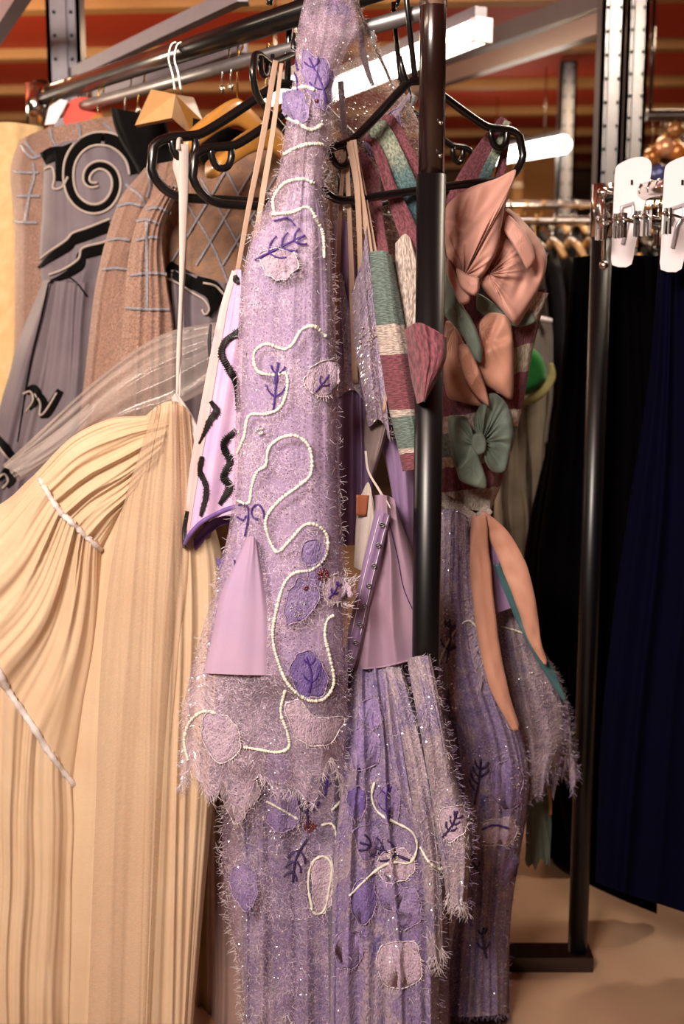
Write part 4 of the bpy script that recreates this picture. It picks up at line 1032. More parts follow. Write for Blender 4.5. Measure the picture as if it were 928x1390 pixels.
# skirts below the lace dress
sk = thing('layered_skirt', 'ragged purple net skirt layers showing below the lace dress hem', 'skirt', at(400, 1000, 1.9))
U = cloth('skirt_base', [[(318,880),(322,1050),(330,1180),(332,1400)], [(360,880),(366,1100),(372,1250),(370,1400)], [(420,880),(424,1100),(428,1250),(430,1400)], [(474,880),(484,1050),(500,1200),(510,1400)]], M['skirt_purple'], sk, d=1.93, bulge=.05, folds=((6,.02,.5),(14,.004,.6)), grow=1.3, seed=50, nu=260, nv=140)
U2 = cloth('lace_tier', [[(330,1000),(304,1100),(306,1200),(322,1300),(330,1380)], [(380,1000),(372,1150),(376,1400)], [(440,1000),(444,1150),(450,1420)], [(480,1000),(490,1100),(508,1250),(520,1420)]], M['lace_low'], sk, d=1.90, bulge=.06, folds=((6,.014,.6),), grow=1.3, hem=scal(40, 6), seed=51, nu=220, nv=120)
for (pts, m, v) in (([(303,1060),(330,1055),(353,1068),(346,1090),(330,1110),(318,1122),(308,1100),(301,1076)], 'petal_pale', (316,1106,44,-80)),
    ([(365,1085),(390,1074),(405,1092),(402,1120),(382,1132),(362,1118)], 'petal_purple', None), ([(312,1190),(325,1170),(345,1185),(350,1215),(336,1236),(318,1222)], 'petal_purple', None),
    ([(424,1180),(436,1162),(448,1166),(452,1200),(446,1232),(432,1238),(424,1214)], 'petal_pale', None), ([(360,1025),(385,1020),(396,1045),(384,1064),(364,1056)], 'petal_purple', None)):
    petal(U2, sk, pts, m, v)
vein([U2, U], 418, 1124, 70, -84, M['thread_dark'], sk, r=.002, nb=2)
vein([U2, U], 416, 1140, 60, 108, M['thread_dark'], sk, r=.002, nb=3)
vein([U2, U], 440, 1080, 26, -80, M['thread_purple'], sk, r=.0018, nb=1)
beads('bead_cluster', [U2, U], 420, 1122, 8, 30, M['bead_red'], sk)
for c in ([(436,1120),(450,1118),(456,1132),(456,1160),(456,1200),(462,1216),(476,1214)], [(424,1236),(418,1200),(424,1170),(440,1162),(450,1175),(446,1210),(440,1236),(428,1242),(422,1232)], [(362,1088),(384,1100),(404,1112)], [(450,1100),(462,1088),(474,1078)]):
    stitch('beaded_cord', [U2, U], c, .0022, M['cord'], sk, 50, .004, .4, 6)
beads('scattered_gems', [U2, U], 380, 1110, 40, 60, M['gem'], sk, .0013)
fringe('frayed_threads', U2, M['fray'], sk, 'left', 200, .016, .0004)
fringe('frayed_threads', U2, M['fray'], sk, 'hem', 260, .022, .0004)
fringe('loose_threads', U2, M['fray'], sk, 'face', 700, .016, .00036, .05, 1)

# ------------------------------------------------------------------ inside-out lavender costume
lv = thing('lined_costume', 'inside-out lavender lined costume with hook tape, between lace dress and post', 'costume', at(510, 300, 1.95))
LV0 = cloth('left_panel', [[(444,310),(446,420),(452,560),(452,740)], [(470,300),(474,420),(478,560),(478,740)], [(494,420),(500,520),(504,620),(505,735)]], M['lining'], lv, d=1.97, bulge=.02, folds=((4,.010,.6),), seed=60, nu=110, nv=80)
cloth('right_panel', [[(500,450),(508,560),(528,650),(540,720),(556,830)], [(524,440),(536,560),(546,680),(560,838)], [(540,470),(556,560),(566,640),(567,740),(565,838)]], M['lining'], lv, d=1.975, bulge=.022, folds=((3,.012,.5),), seed=61, nu=110, nv=90)
cloth('facing', [[(508,430),(506,500),(496,570),(494,600)], [(522,400),(528,480),(516,570),(502,640)], [(536,430),(544,500),(530,570),(506,650)]], M['taupe'], lv, d=1.935, bulge=.012, folds=((3,.006,.6),), seed=62, nu=70, nv=60, label='taupe facing')
SQ = cloth('sequinned_bodice', [[(476,400),(480,460),(490,520),(500,580)], [(490,356),(498,420),(506,500),(516,570)], [(498,300),(508,380),(516,460),(524,540),(530,600)]], M['sequin'], lv, d=1.915, bulge=.02, folds=((3,.008,.8),), seed=63, nu=90, nv=80)
cloth('cup', [[(450,400),(448,470),(456,540)], [(462,370),(472,460),(482,530)], [(470,400),(488,470),(500,560)]], M['sequin'], lv, d=1.95, bulge=.012, folds=((3,.006,.8),), seed=64, nu=70, nv=50)
PE = cloth('peplum', [[(508,672),(500,740),(486,830),(472,908)], [(520,672),(520,750),(516,840),(512,906)], [(532,676),(542,750),(550,830),(556,896)], [(540,690),(560,760),(578,840),(592,884)]], M['lining_pink'], lv, d=1.90, bulge=.035, folds=((2.4,.012,.5),), grow=1.4, seed=65, nu=160, nv=100)
stitch('seam', PE, [(526,700),(540,760),(548,800),(566,840)], .0008, M['thread_dark'], lv, 30, .001)
g = Geo(); 
for i in range(len(PE.v)//PE.nu-1, len(PE.v)//PE.nu): g.tube([PE.v[i*PE.nu+k] for k in range(0, PE.half+1, 2)], .0018, 6)
g.build('hem_binding', M['lining_pink'], lv)
cloth('front_tab', [[(490,672),(484,700),(480,770)], [(500,655),(500,700),(492,775)], [(508,690),(512,720),(498,776)]], M['white_ribbon'], lv, d=1.882, bulge=.008, folds=((4,.003,1),), seed=66, nu=60, nv=40, label='white pleated front tab')
band('suede_tag', [(492,672,1.868),(490,700,1.866)], [18,15], M['brown'], lv, yaw=.3, n=8, label='brown tag')
LT = cloth('hook_tape', [[(510,690),(498,740),(484,800),(472,860),(464,912)], [(530,700),(516,760),(502,820),(490,870),(480,906)]], M['lining'], lv, d=1.848, bulge=.008, folds=((2,.002,1),), seed=67, nu=50, nv=70)
for (x, y) in ((518,712),(513,740),(507,768),(500,795),(494,822),(488,848),(482,872),(476,894)):
    g = Geo(); q = hit(LT, x, y, .003, fallback=1.838)
    g.tube([q+Vector((.004*math.cos(a), -.001, .004*math.sin(a))) for a in [k*6.28/10 for k in range(11)]], .0009, 5)
    g.tube([q+Vector((-.004,-.002,0)), q+Vector((.005,-.003,.001))], .0012, 5); g.build('hook_and_eye', M['steel'], lv)
for off_ in (3, 15):
    stitch('topstitching', LT, [(512+off_,700),(500+off_,746),(487+off_,800),(474+off_,862)], .0006, M['thread_white'], lv, 40, .001, .6, 4)
for i, (pth, w) in enumerate((([(474,192,1.885),(484,250,1.89),(488,330,1.90),(490,430,1.92),(493,480,1.93)], [10,8,7,7,6]), ([(479,190,1.885),(486,240,1.89),(496,300,1.90),(510,400,1.90),(524,520,1.90),(520,560,1.90)], [9,8,8,7,5,4]),
    ([(468,200,1.895),(462,280,1.91),(458,380,1.93),(456,470,1.94)], [5,6,7,7]), ([(470,196,1.90),(474,290,1.905),(478,400,1.91),(482,520,1.93)], [6,6,8,8]), ([(482,196,1.90),(500,300,1.91),(516,400,1.91)], [5,8,12]),
    ([(448,250,1.93),(450,330,1.93),(452,420,1.94)], [4,5,8]))):
    band('strap', pth, w, M['elastic'], lv, yaw=random.uniform(-.4,.4), thick=.0014)
stitch('seam', PE, [(498,620),(512,655),(530,690)], .0015, M['white_ribbon'], lv, 20, .03)
band('cord_tie', [(496,612,1.88),(500,640,1.875),(516,668,1.872),(530,696,1.872)], [3,3,4], M['white_ribbon'], lv, n=20)
fringe('frayed_threads', SQ, M['fray'], lv, 'right', 110, .012, .0004)
fringe('loose_threads', SQ, M['fray'], lv, 'face', 120, .01, .0004)
beads('gem_cluster', SQ, 496, 455, 14, 26, M['gem'], lv, .0016)

# its lower skirt
V = cloth('net_skirt', [[(470,880),(468,1000),(460,1150),(452,1395)], [(500,880),(500,1000),(498,1150),(494,1395)], [(545,880),(552,1000),(556,1150),(552,1395)], [(590,880),(604,1000),(612,1150),(608,1395)]], M['skirt_purple'], lv, d=1.98, bulge=.05, folds=((6,.026,.5),(15,.004,.6)), grow=1.2, seed=70, nu=240, nv=150)
V1 = cloth('net_fold', [[(466,878,1.95),(462,960,1.88),(460,1080),(450,1200),(446,1435)], [(502,878,1.95),(506,960,1.86),(512,1040),(520,1180),(520,1435)], [(528,878,1.95),(542,960,1.88),(566,1080),(590,1200),(600,1430)]], M['skirt_purple'], lv, d=1.83, bulge=.045, folds=((5,.018,.5),(12,.004,.7)), grow=1.2, hem=scal(30,6), seed=71, nu=200, nv=110)
V2 = cloth('net_fold', [[(518,898,1.9),(536,980,1.84),(556,1080),(572,1180),(580,1300)], [(534,896,1.9),(556,980,1.84),(574,1070),(588,1160),(596,1300)], [(546,898,1.9),(568,980,1.84),(584,1060),(596,1150),(602,1290)]], M['skirt_grey'], lv, d=1.80, bulge=.03, folds=((3,.008,.6),), hem=scal(20,6), seed=72, nu=110, nv=110)
V3 = cloth('net_fold', [[(552,894,1.88),(570,990),(584,1080),(598,1160),(606,1230)], [(570,890,1.86),(590,980),(606,1080),(618,1160),(620,1230)], [(584,890,1.84),(602,980),(622,1070),(640,1130),(632,1226)]], M['skirt_grey'], lv, d=1.785, bulge=.03, folds=((3,.008,.6),), hem=scal(16,6), seed=73, nu=110, nv=110)
for (C_, pts, m, v) in ((V1, [(512,1080),(526,1062),(540,1076),(542,1104),(530,1120),(516,1108)], 'petal_purple', (527,1116,50,-92)), (V1, [(515,1160),(540,1150),(560,1165),(556,1190),(530,1200),(514,1184)], 'petal_pale', None),
    (V1, [(515,1190),(535,1185),(548,1210),(540,1238),(522,1236),(512,1214)], 'petal_purple', None), (V1, [(480,1130),(500,1118),(516,1132),(512,1160),(490,1166)], 'petal_purple', None), (V1, [(470,1010),(496,985),(514,1006),(512,1036),(484,1044)], 'petal_purple', None),
    (V3, [(596,1110),(606,1096),(626,1094),(636,1110),(628,1134),(606,1140)], 'petal_pale', None), (V1, [(510,1300),(530,1278),(562,1282),(574,1310),(560,1336),(524,1336)], 'petal_pale', None)):
    petal(C_, lv, pts, m, v)
for pts, m in (([(478,1210),(496,1190),(510,1210),(506,1244),(488,1254),(476,1236)], 'petal_deep'), ([(536,1216),(556,1204),(572,1222),(568,1252),(548,1262),(534,1242)], 'petal_purple'), ([(470,1080),(486,1066),(498,1084),(492,1108),(476,1110)], 'petal_deep'), ([(488,960),(504,946),(518,962),(514,986),(496,992)], 'petal_purple'), ([(452,1280),(474,1262),(492,1280),(486,1312),(462,1316)], 'petal_purple')):
    petal(V1, lv, pts, m)
vein(V1, 556, 1168, 72, -160, M['thread_dark'], lv, r=.0018, nb=3)
vein(V3, 600, 1136, 40, -60, M['thread_dark'], lv, r=.0018, nb=3)
for c in ([(508,1062),(504,1082),(514,1104),(540,1118),(560,1130),(566,1150),(556,1172),(534,1170),(512,1180),(490,1200),(474,1216)], [(570,1150),(582,1170),(598,1180),(602,1170)]):
    stitch('beaded_cord', [V1, V2], c, .0022, M['cord'], lv, 60, .004, .4, 6)
beads('gem_cluster', V1, 533, 1162, 9, 30, M['gem'], lv, .002)
for C_ in (V1, V2, V3):
    fringe('frayed_threads', C_, M['fray_purple'], lv, 'right', 170, .015, .0004)
    fringe('frayed_threads', C_, M['fray'], lv, 'hem', 130, .02, .0004)
    fringe('loose_threads', C_, M['fray'], lv, 'face', 330, .014, .00034)

# ------------------------------------------------------------------ striped knit top
st = thing('striped_top', 'narrow mauve, sage and cream striped knit top, just left of the post', 'top', at(530, 200, 2.0))
S = cloth('body', [[(500,342),(508,430),(520,520),(536,590),(546,640)], [(520,340),(530,430),(545,520),(558,590),(566,636)], [(532,348),(548,430),(562,520),(574,590),(582,632)]], M['top_knit'], st, d=1.905, bulge=.026, folds=((2,.005,.6),), seed=80, nu=110, nv=110)
cloth('pleated_inset', [[(536,330),(538,400),(545,450)], [(552,318),(560,390),(556,455)], [(566,350),(582,384),(570,446)]], M['cream_pleat'], st, d=1.93, bulge=.02, folds=((8,.003,1),), seed=81, nu=80, nv=40, label='cream pleated inset')
cloth('ruffle', [[(548,448,1.87),(556,500,1.86),(566,548,1.84)], [(570,438),(580,490),(574,545)], [(606,458),(604,490),(576,546)]], M['mauve_knit'], st, d=1.805, bulge=.015, folds=((5,.006,1),), seed=82, nu=90, nv=50, label='raspberry ruffle')
band('strap', [(484,206,2.0),(498,230,2.0),(508,290,1.96),(520,346,1.905)], [12,30,22,16], M['mauve_knit'], st, yaw=.2, ripple=.004, n=50, seed=1)
band('strap', [(488,188,1.965),(508,196,1.955),(528,250,1.955),(548,300,1.965),(562,340,1.96),(560,400,1.94)], [8,14,17,26,30,24], M['mauve_knit'], st, yaw=.1, ripple=.005, n=60, seed=2)
band('strap', [(502,166,1.985),(512,172,1.97),(536,222,1.97),(556,270,1.98),(576,330,2.0)], [22,30,32,32,26], M['green_knit'], st, yaw=.0, ripple=.004, n=60, seed=3, label='pale green space-dyed strap')
band('strap', [(516,158,2.0),(526,160,1.985),(548,200,1.985),(566,240,1.995),(590,300,2.01)], [12,18,20,22,24], M['mauve_knit'], st, yaw=-.1, ripple=.004, n=60, seed=4)
band('strap', [(500,270,2.01),(506,310,2.01),(510,350,2.01)], [8,14,14], M['green_knit'], st, yaw=.2, ripple=.003, n=30, seed=5)
band('back_strap', [(566,270,2.04),(572,330,2.04),(570,370,2.04)], [40,44,36], M['mauve_knit'], st, yaw=.0, ripple=.006, n=30, seed=6)

# ------------------------------------------------------------------ peach bow dress
bd = thing('bow_dress', 'striped dress with big peach and sage green bows, right of the post', 'dress', at(660, 200, 2.08))
BD = cloth('bodice', [[(596,400),(596,500),(597,600),(598,690)], [(640,400),(640,500),(636,600),(640,692)], [(690,396),(684,500),(672,600),(662,696)], [(742,392),(724,470),(706,560),(690,630),(664,698)]], M['dress_knit'], bd, d=2.12, bulge=.05, folds=((4,.008,.6),), seed=90, nu=170, nv=120)
band('strap', [(684,160,2.085),(668,190,2.08),(640,240,2.08),(618,290,2.08)], [10,26,34,40], M['mauve_knit'], bd, yaw=0, ripple=.004, n=50, seed=7)
band('strap', [(688,164,2.075),(680,190,2.07),(662,230,2.07),(648,264,2.07)], [8,12,14,14], M['green_knit'], bd, yaw=0, ripple=.003, n=50, seed=8, label='pale green strap')
band('strap', [(690,166,2.09),(686,196,2.09),(678,240,2.09),(672,280,2.09)], [7,9,14,30], M['mauve_knit'], bd, yaw=0, ripple=.004, n=50, seed=9)
cloth('pleated_inset', [[(706,392),(706,430)], [(744,398),(728,438)]], M['cream_pleat'], bd, d=2.08, bulge=.02, folds=((6,.003,1),), seed=92, nu=60, nv=30, label='cream pleated inset')
pk = puff('peach_bow', [(685,284),(699,289),(716,306),(733,327),(742,347),(740,368),(730,395),(714,424),(701,442),(680,420),(652,386),(660,350),(675,330)], 2.03, .022, M['peach'], bd, centre=(664,372), pk=1, folds=5, fa=.012, seed=1, tilt=(.03,.0), creases=(('r',680,300,726,374,-.026,9),('r',694,292,736,352,.010,8),('r',664,384,700,432,.006,5),('s',660,366,700,352,.007,5),('r',700,400,712,372,-.008,6)))
puff('bow_loop', [(699,230),(697,246),(685,279),(676,335),(664,362),(650,380),(627,384),(616,366),(606,346),(603,308),(606,279),(634,256),(674,242)], 1.985, .020, M['peach'], pk, centre=(630,374), pk=1, folds=4, fa=.012, seed=2, tilt=(-.03,.01), creases=(('s',698,240,606,352,-.011,4),('r',642,256,628,302,-.012,6),('r',606,300,632,304,-.009,4),('r',660,300,640,372,.006,10)))
puff('bow_knot', [(619,364),(634,372),(650,378),(650,395),(644,402),(634,398),(624,388)], 1.955, .016, M['peach'], pk, folds=4, fa=.004, seed=3)
puff('bow_knot', [(607,350),(618,368),(626,390),(638,402),(636,411),(624,413),(614,392),(606,372)], 1.97, .014, M['peach'], pk, folds=3, fa=.004, seed=4)
puff('bow_fold', [(690,292),(708,310),(722,332),(726,352),(716,366),(706,350),(694,330),(684,312)], 1.998, .012, M['peach'], pk, folds=3, fa=.004, seed=14)
sg = puff('sage_sash', [(604,352),(613,380),(625,410),(638,430),(648,450),(655,474),(653,493),(643,486),(629,459),(614,440),(603,428),(598,412),(601,380)], 1.99, .010, M['sage'], bd, folds=3, fa=.006, seed=5)
puff('sash_fold', [(648,399),(660,404),(680,420),(700,440),(712,432),(722,424),(727,436),(716,442),(700,444),(680,438),(660,432),(646,418)], 2.055, .010, M['sage'], sg, folds=3, fa=.004, seed=6)
lp = puff('peach_swag', [(605,436),(618,440),(628,460),(640,490),(656,516),(665,552),(650,552),(626,546),(607,538),(600,500),(601,460)], 2.03, .016, M['peach2'], bd, centre=(616,446), folds=4, fa=.010, seed=7, creases=(('r',628,470,660,545,-.012,6),('s',620,450,640,545,.008,5)))
puff('swag_fold', [(650,440),(664,424),(686,428),(695,448),(697,490),(695,541),(676,534),(656,520),(645,498),(652,470)], 2.04, .018, M['peach2'], lp, centre=(656,446), folds=4, fa=.010, seed=8, creases=(('s',654,474,694,460,.010,4),('r',676,430,658,470,-.010,6)))
puff('swag_fold', [(622,470),(634,468),(646,490),(660,530),(664,552),(648,540),(634,520),(626,500)], 1.995, .012, M['peach2'], lp, folds=3, fa=.006, seed=9)
bw = puff('sage_bow', [(660,536),(672,534),(686,546),(694,566),(697,590),(692,614),(686,640),(668,641),(656,622),(652,600),(644,584),(642,568),(650,552)], 2.03, .020, M['sage'], bd, centre=(654,600), pk=1, folds=6, fa=.016, seed=10, creases=(('r',656,596,690,604,-.010,4),('r',660,590,672,545,-.008,5)))
puff('bow_loop', [(608,566),(620,564),(634,567),(640,584),(648,600),(650,612),(640,626),(640,642),(628,650),(616,632),(610,600)], 2.02, .018, M['sage'], bw, centre=(646,604), pk=1, folds=4, fa=.008, seed=11)
puff('bow_knot', [(642,590),(654,588),(660,600),(658,614),(648,618),(640,606)], 1.99, .012, M['sage'], bw, folds=4, fa=.004, seed=12)
puff('bow_tail', [(636,604),(646,606),(652,626),(660,650),(659,664),(640,660),(624,652),(620,636),(630,622)], 2.0, .012, M['sage'], bw, folds=3, fa=.006, seed=13)
band('waist_binding', [(598,676,2.055),(620,690,2.052),(645,706,2.052),(664,690,2.055)], [16,20,20,14], M['cream_pleat'], bd, n=40, ripple=.002, label='cream waist binding')
# ribbons
rb = band('ribbon_tail', [(650,700,2.03),(651,760,2.02),(660,850,2.01),(676,930,2.0),(700,990,2.0)], [20,30,30,26,12], M['peach2'], bd, curl=.006, n=70, yaw=.1, ripple=.006, seed=11)
band('ribbon_tail', [(652,698,2.04),(676,726,2.04),(698,770,2.03),(714,820,2.02),(726,870,2.02),(740,900,2.02)], [14,28,34,28,18,6], M['peach2'], bd, curl=.006, n=70, yaw=-.15, ripple=.006, seed=12)
band('ribbon_tail', [(674,765,2.05),(690,800,2.05),(708,840,2.05),(724,875,2.04),(750,920,2.04),(766,950,2.04)], [10,15,16,14,13,5], M['teal'], bd, curl=.003, n=60, yaw=.2, ripple=.004, seed=13, label='teal green ribbon tail')
# skirts of the bow dress
R1 = cloth('sequin_skirt', [[(598,690),(592,800),(590,900),(600,1000),(612,1100),(616,1200),(606,1290),(600,1380)], [(618,692),(616,800),(625,900),(650,1000),(660,1100),(656,1200),(650,1290),(648,1380)], [(640,704),(650,780),(664,860),(692,950),(716,1030),(716,1090),(704,1160),(694,1230),(690,1300),(690,1375)]], M['skirt_purple'], bd, d=2.09, bulge=.06, folds=((4,.02,.5),(12,.005,.7)), grow=1.2, seed=93, nu=200, nv=190)
SEQ = cloth('sequin_panel', [[(597,692),(592,780),(592,860),(596,940)], [(614,694),(612,780),(614,870),(622,950)], [(634,704),(640,760),(650,830),(668,920)]], M['sequin'], bd, d=2.045, bulge=.03, folds=((3,.008,.7),), hem=scal(24,6), seed=94, nu=120, nv=80)
cloth('satin_peplum', [[(634,706),(638,760),(640,840)], [(650,712),(660,780),(662,836)], [(672,716),(690,770),(708,820)]], M['lining'], bd, d=2.08, bulge=.02, folds=((4,.008,.7),), seed=95, nu=90, nv=50, label='lavender satin peplum')
R2 = cloth('back_skirt', [[(662,820),(672,900),(684,980),(690,1090)], [(690,816),(706,900),(720,980),(722,1084)], [(708,826),(736,890),(756,940),(764,1000),(752,1084)]], M['skirt_grey'], bd, d=2.17, bulge=.045, folds=((4,.012,.6),), hem=scal(30,6), seed=96, nu=150, nv=110)
R3 = cloth('back_skirt', [[(732,880),(742,940),(748,1000),(744,1046)], [(748,900),(760,950),(768,1000),(766,1056)], [(752,910),(770,960),(776,1010),(784,1052)]], M['skirt_grey'], bd, d=2.24, bulge=.03, folds=((3,.008,.7),), hem=scal(22,6), seed=97, nu=90, nv=80)
cloth('sage_underskirt', [[(712,1060),(714,1120),(712,1166)], [(730,1060),(734,1130),(738,1172)], [(746,1060),(748,1120),(746,1170)]], M['sage'], bd, d=2.26, bulge=.01, folds=((3,.008,.7),), hem=scal(16,6), seed=99, nu=60, nv=40, label='sage green underskirt strip')
band('ribbon_end', [(742,1050,2.24),(746,1080,2.24),(747,1106,2.24)], [5,5,4], M['peach2'], bd, n=12)
for (C_, x, y, l, a, nb) in ((R1, 644, 1092, 62, -82, 4), (R1, 652, 1188, 36, -110, 2), (R1, 660, 1300, 40, -95, 2), (R1, 634, 1150, 30, -150, 1), (SEQ, 606, 900, 60, -86, 2)):
    vein(C_, x, y, l, a, M['thread_dark'], bd, r=.0018, nb=nb)
for (pts, m) in (([(668,1048),(690,1030),(708,1046),(704,1090),(684,1100),(668,1080)], 'petal_purple'), ([(650,1120),(690,1110),(702,1126),(690,1146),(656,1146)], 'petal_pale'), ([(676,1186),(690,1162),(704,1164),(700,1190),(682,1204)], 'petal_purple'), ([(606,1000),(616,980),(632,1000),(634,1040),(618,1050)], 'petal_purple'), ([(626,1160),(646,1156),(654,1180),(640,1200),(624,1188)], 'petal_purple')):
    petal(R1, bd, pts, m)
stitch('embroidery', R1, [(654,1126),(670,1120),(690,1124)], .002, M['thread_purple'], bd, 20, .008, .3, 5)
beads('scattered_gems', R1, 655, 1060, 55, 110, M['gem'], bd, .0014)
beads('scattered_gems', SEQ, 620, 800, 60, 120, M['gem'], bd, .0014)
beads('scattered_gems', R2, 715, 950, 45, 60, M['gem'], bd, .0014)
stitch('beaded_cord', SEQ, [(596,900),(614,860),(636,842),(652,860)], .002, M['cord'], bd, 40, .004, .4, 6)
stitch('beaded_cord', R2, [(680,850),(700,856),(722,866),(734,884)], .002, M['cord'], bd, 40, .004, .4, 6)
for C_ in (R1, R2, R3, SEQ):
    fringe('frayed_threads', C_, M['fray_purple'], bd, 'right', 170, .013, .0003)
    fringe('frayed_threads', C_, M['fray_purple'], bd, 'hem', 150, .014, .0003)
    fringe('loose_threads', C_, M['fray'], bd, 'face', 320, .014, .00034)
# ------------------------------------------------------------------ right-hand rack
RPX = 817; RD = 2.30
pr = W(RPX, 300, RD)
rr = thing('garment_rack', 'right-hand black rack with chrome top rail carrying the black and navy skirts', 'clothes rack', (pr.x, pr.y, 0))
zt = W(RPX, 322, RD).z
g = Geo(); g.tube([(pr.x, pr.y, .03), (pr.x, pr.y, zt)], .0215, 24); g.build('post', M['black_sleeve'], rr)
g = Geo(); g.tube([(pr.x, pr.y, zt), (pr.x, pr.y, W(RPX, 250, RD).z)], .0225, 24); g.build('chrome_sleeve', M['chrome'], rr, label='chrome post top')
g = Geo(); q = W(818, 262, RD-.03); q2 = W(819, 360, RD-.03); g.tube([q, q.lerp(q2, .5), q2], [.006,.0055,.005], 12); g.ball(q2, .010, 12, 8); g.ball(q, .012, 12, 8); g.build('locking_pin', M['chrome'], rr, label='bright chrome locking pin')
ra = Vector((pr.x, pr.y, W(RPX, 268, RD).z)); rb_ = W(1010, 278, 1.97); rb_.z = ra.z
g = Geo(); g.tube([ra, rb_], .018, 20); g.build('hanging_rail', M['chrome'], rr)
g = Geo(); g.box((pr.x-.4, pr.y-.03, 0), (pr.x+.03, pr.y+.03, .035)); g.build('foot', M['black_metal'], rr, False)
def rail_r(px):
    lo, hi = 0., 1.
    for _ in range(40):
        m = (lo+hi)/2
        if proj(ra.lerp(rb_, m))[0] < px: lo = m
        else: hi = m
    return ra.lerp(rb_, lo)
def divider(px, py, d, label, s=1.0):
    root = thing('size_divider', label, 'divider', at(px, py, d)); ORG[root.name] = Vector((0,0,0)); root.rotation_euler = (0, .07, -.15)
    O = [(-.020,-.11),(-.024,-.07),(-.028,-.02),(-.031,.03),(-.033,.066),(-.030,.078),(-.015,.088),(0,.094),(.018,.096),(.030,.090),(.035,.076),(.032,.03),(.026,-.02),(.020,-.07),(.015,-.11)]
    P = outline([(x*s, z*s) for x, z in O], 40)
    v = [(p[0], -.0015, p[1]) for p in P]+[(p[0], .0015, p[1]) for p in P]; n = 40
    mk('plate', v, [tuple(range(n)), tuple(range(2*n-1, n-1, -1))]+[(k, n+k, n+(k+1)%n, (k+1)%n) for k in range(n)], M['white_plastic'], root, False)
    g = Geo(); g.tube([(.0,-.003,.052*s),(.001,-.003,.043*s)], .0022, 8); g.build('slot', M['dark'], root)
    g = Geo(); g.tube([(-.012,-.004,-.03*s),(-.014,-.005,.0),(.006,-.005,.008*s),(.010,-.005,-.01*s),(.0,-.004,-.03*s),(-.004,-.004,-.07*s)], .004, 8); g.build('spring_clip', M['clear_plastic'], root, label='grey clip')
divider(853, 282, 2.19, 'white plastic divider nearest the chrome rack post')
divider(921, 284, 2.07, 'white plastic divider cut off by the right photo edge')
def skirt_hanger(px, d, label, yaw=1.1, mat='chrome', ln=.30):
    P = rail_r(px); root = thing('clip_hanger', label, 'hanger', tuple(P), 'chrome clip hangers on the right rail'); ORG[root.name] = Vector((0,0,0)); root.rotation_euler = (0,0,yaw)
    g = Geo(); g.tube([tuple(p) for p in cr([(0,0,-.055),(0,0,-.035),(.016,0,-.02)]+[(.019*math.cos(a),0,.019*math.sin(a)) for a in [math.radians(x) for x in range(-20,200,24)]], 26)], .002, 7); g.build('hook', M[mat], root)
    g = Geo(); g.tube([(-ln/2,0,-.06),(ln/2,0,-.06)], .0026, 8); g.build('bar', M[mat], root)
    for sx in (-ln*.42, ln*.42):
        g = Geo(); g.box((sx-.007,-.005,-.095),(sx+.007,-.002,-.05)); g.box((sx-.007,.002,-.095),(sx+.007,.005,-.05)); g.tube([(sx-.008,0,-.068),(sx+.008,0,-.068)], .005, 8); g.build('clip', M['chrome'], root, False)
    return root
for i, px in enumerate((840, 858, 872, 884, 894, 903, 912, 922, 934)):
    skirt_hanger(px, 2.3, ('chrome clip hanger nearest the rack post' if i == 0 else 'chrome clip hanger crowded on the right rail between the white dividers'), 1.0+.12*random.uniform(-1,1))
for o in list(bpy.data.objects):
    if o.get('label') == 'chrome clip hanger nearest the rack post':
        del o['group']
bk = thing('long_skirt', 'long black skirt hanging behind the right rack post', 'skirt', at(830, 350, 2.52))
cloth('skirt', [[(778,350),(762,500),(745,640),(728,780),(740,950),(762,1100),(782,1188)], [(810,346),(806,600),(796,900),(806,1204)], [(850,346),(860,600),(850,900),(846,1222)], [(896,348),(900,600),(900,900),(890,1240)]], M['black_cloth'], bk, d=2.44, bulge=.05, folds=((6,.012,.5),), seed=100, nu=150, nv=90)
nv_ = thing('long_skirt', 'long navy blue skirt at the right edge', 'skirt', at(930, 350, 2.3))
cloth('skirt', [[(896,346),(880,520),(852,700),(830,850),(816,1000),(806,1198)], [(930,346),(930,700),(900,1000),(884,1224)], [(1000,346),(1010,700),(990,1000),(980,1252)], [(1080,350),(1100,800),(1090,1270)]], M['navy'], nv_, d=2.21, bulge=.06, folds=((7,.014,.5),), seed=101, nu=170, nv=90)
bc3 = thing('long_coat', 'long black garment behind the bow dress hems', 'garment', at(760, 520, 2.9))
cloth('coat', [[(752,560),(716,720),(704,860),(706,1000),(716,1150)], [(775,520),(760,760),(756,1000),(756,1168)], [(815,520),(815,760),(812,1000),(812,1184)]], M['black_cloth'], bc3, d=2.74, bulge=.05, folds=((5,.014,.5),), seed=102, nu=110, nv=70)
# rag ends below the skirts
for (x0, y0, y1, w, d, mt, lab) in ((836, 1210, 1310, 16, 2.62, 'grey_cloth', 'pale grey strip hanging below the navy skirt hem'), (812, 1205, 1262, 12, 2.66, 'khaki', 'brown ribbon end below the black skirt hem, beside the post'), (905, 1225, 1275, 34, 2.6, 'grey_cloth', 'crumpled grey cloth end under the navy hem')):
    r_ = thing('fabric_strip', lab, 'fabric', at(x0, y0, d))
    band('strip', [(x0, y0-40, d), (x0+2, (y0+y1)/2, d), (x0-3 if w < 20 else x0-14, y1, d)], [w, w, w*.9], M[mt], r_, n=30, ripple=.01, curl=.006)

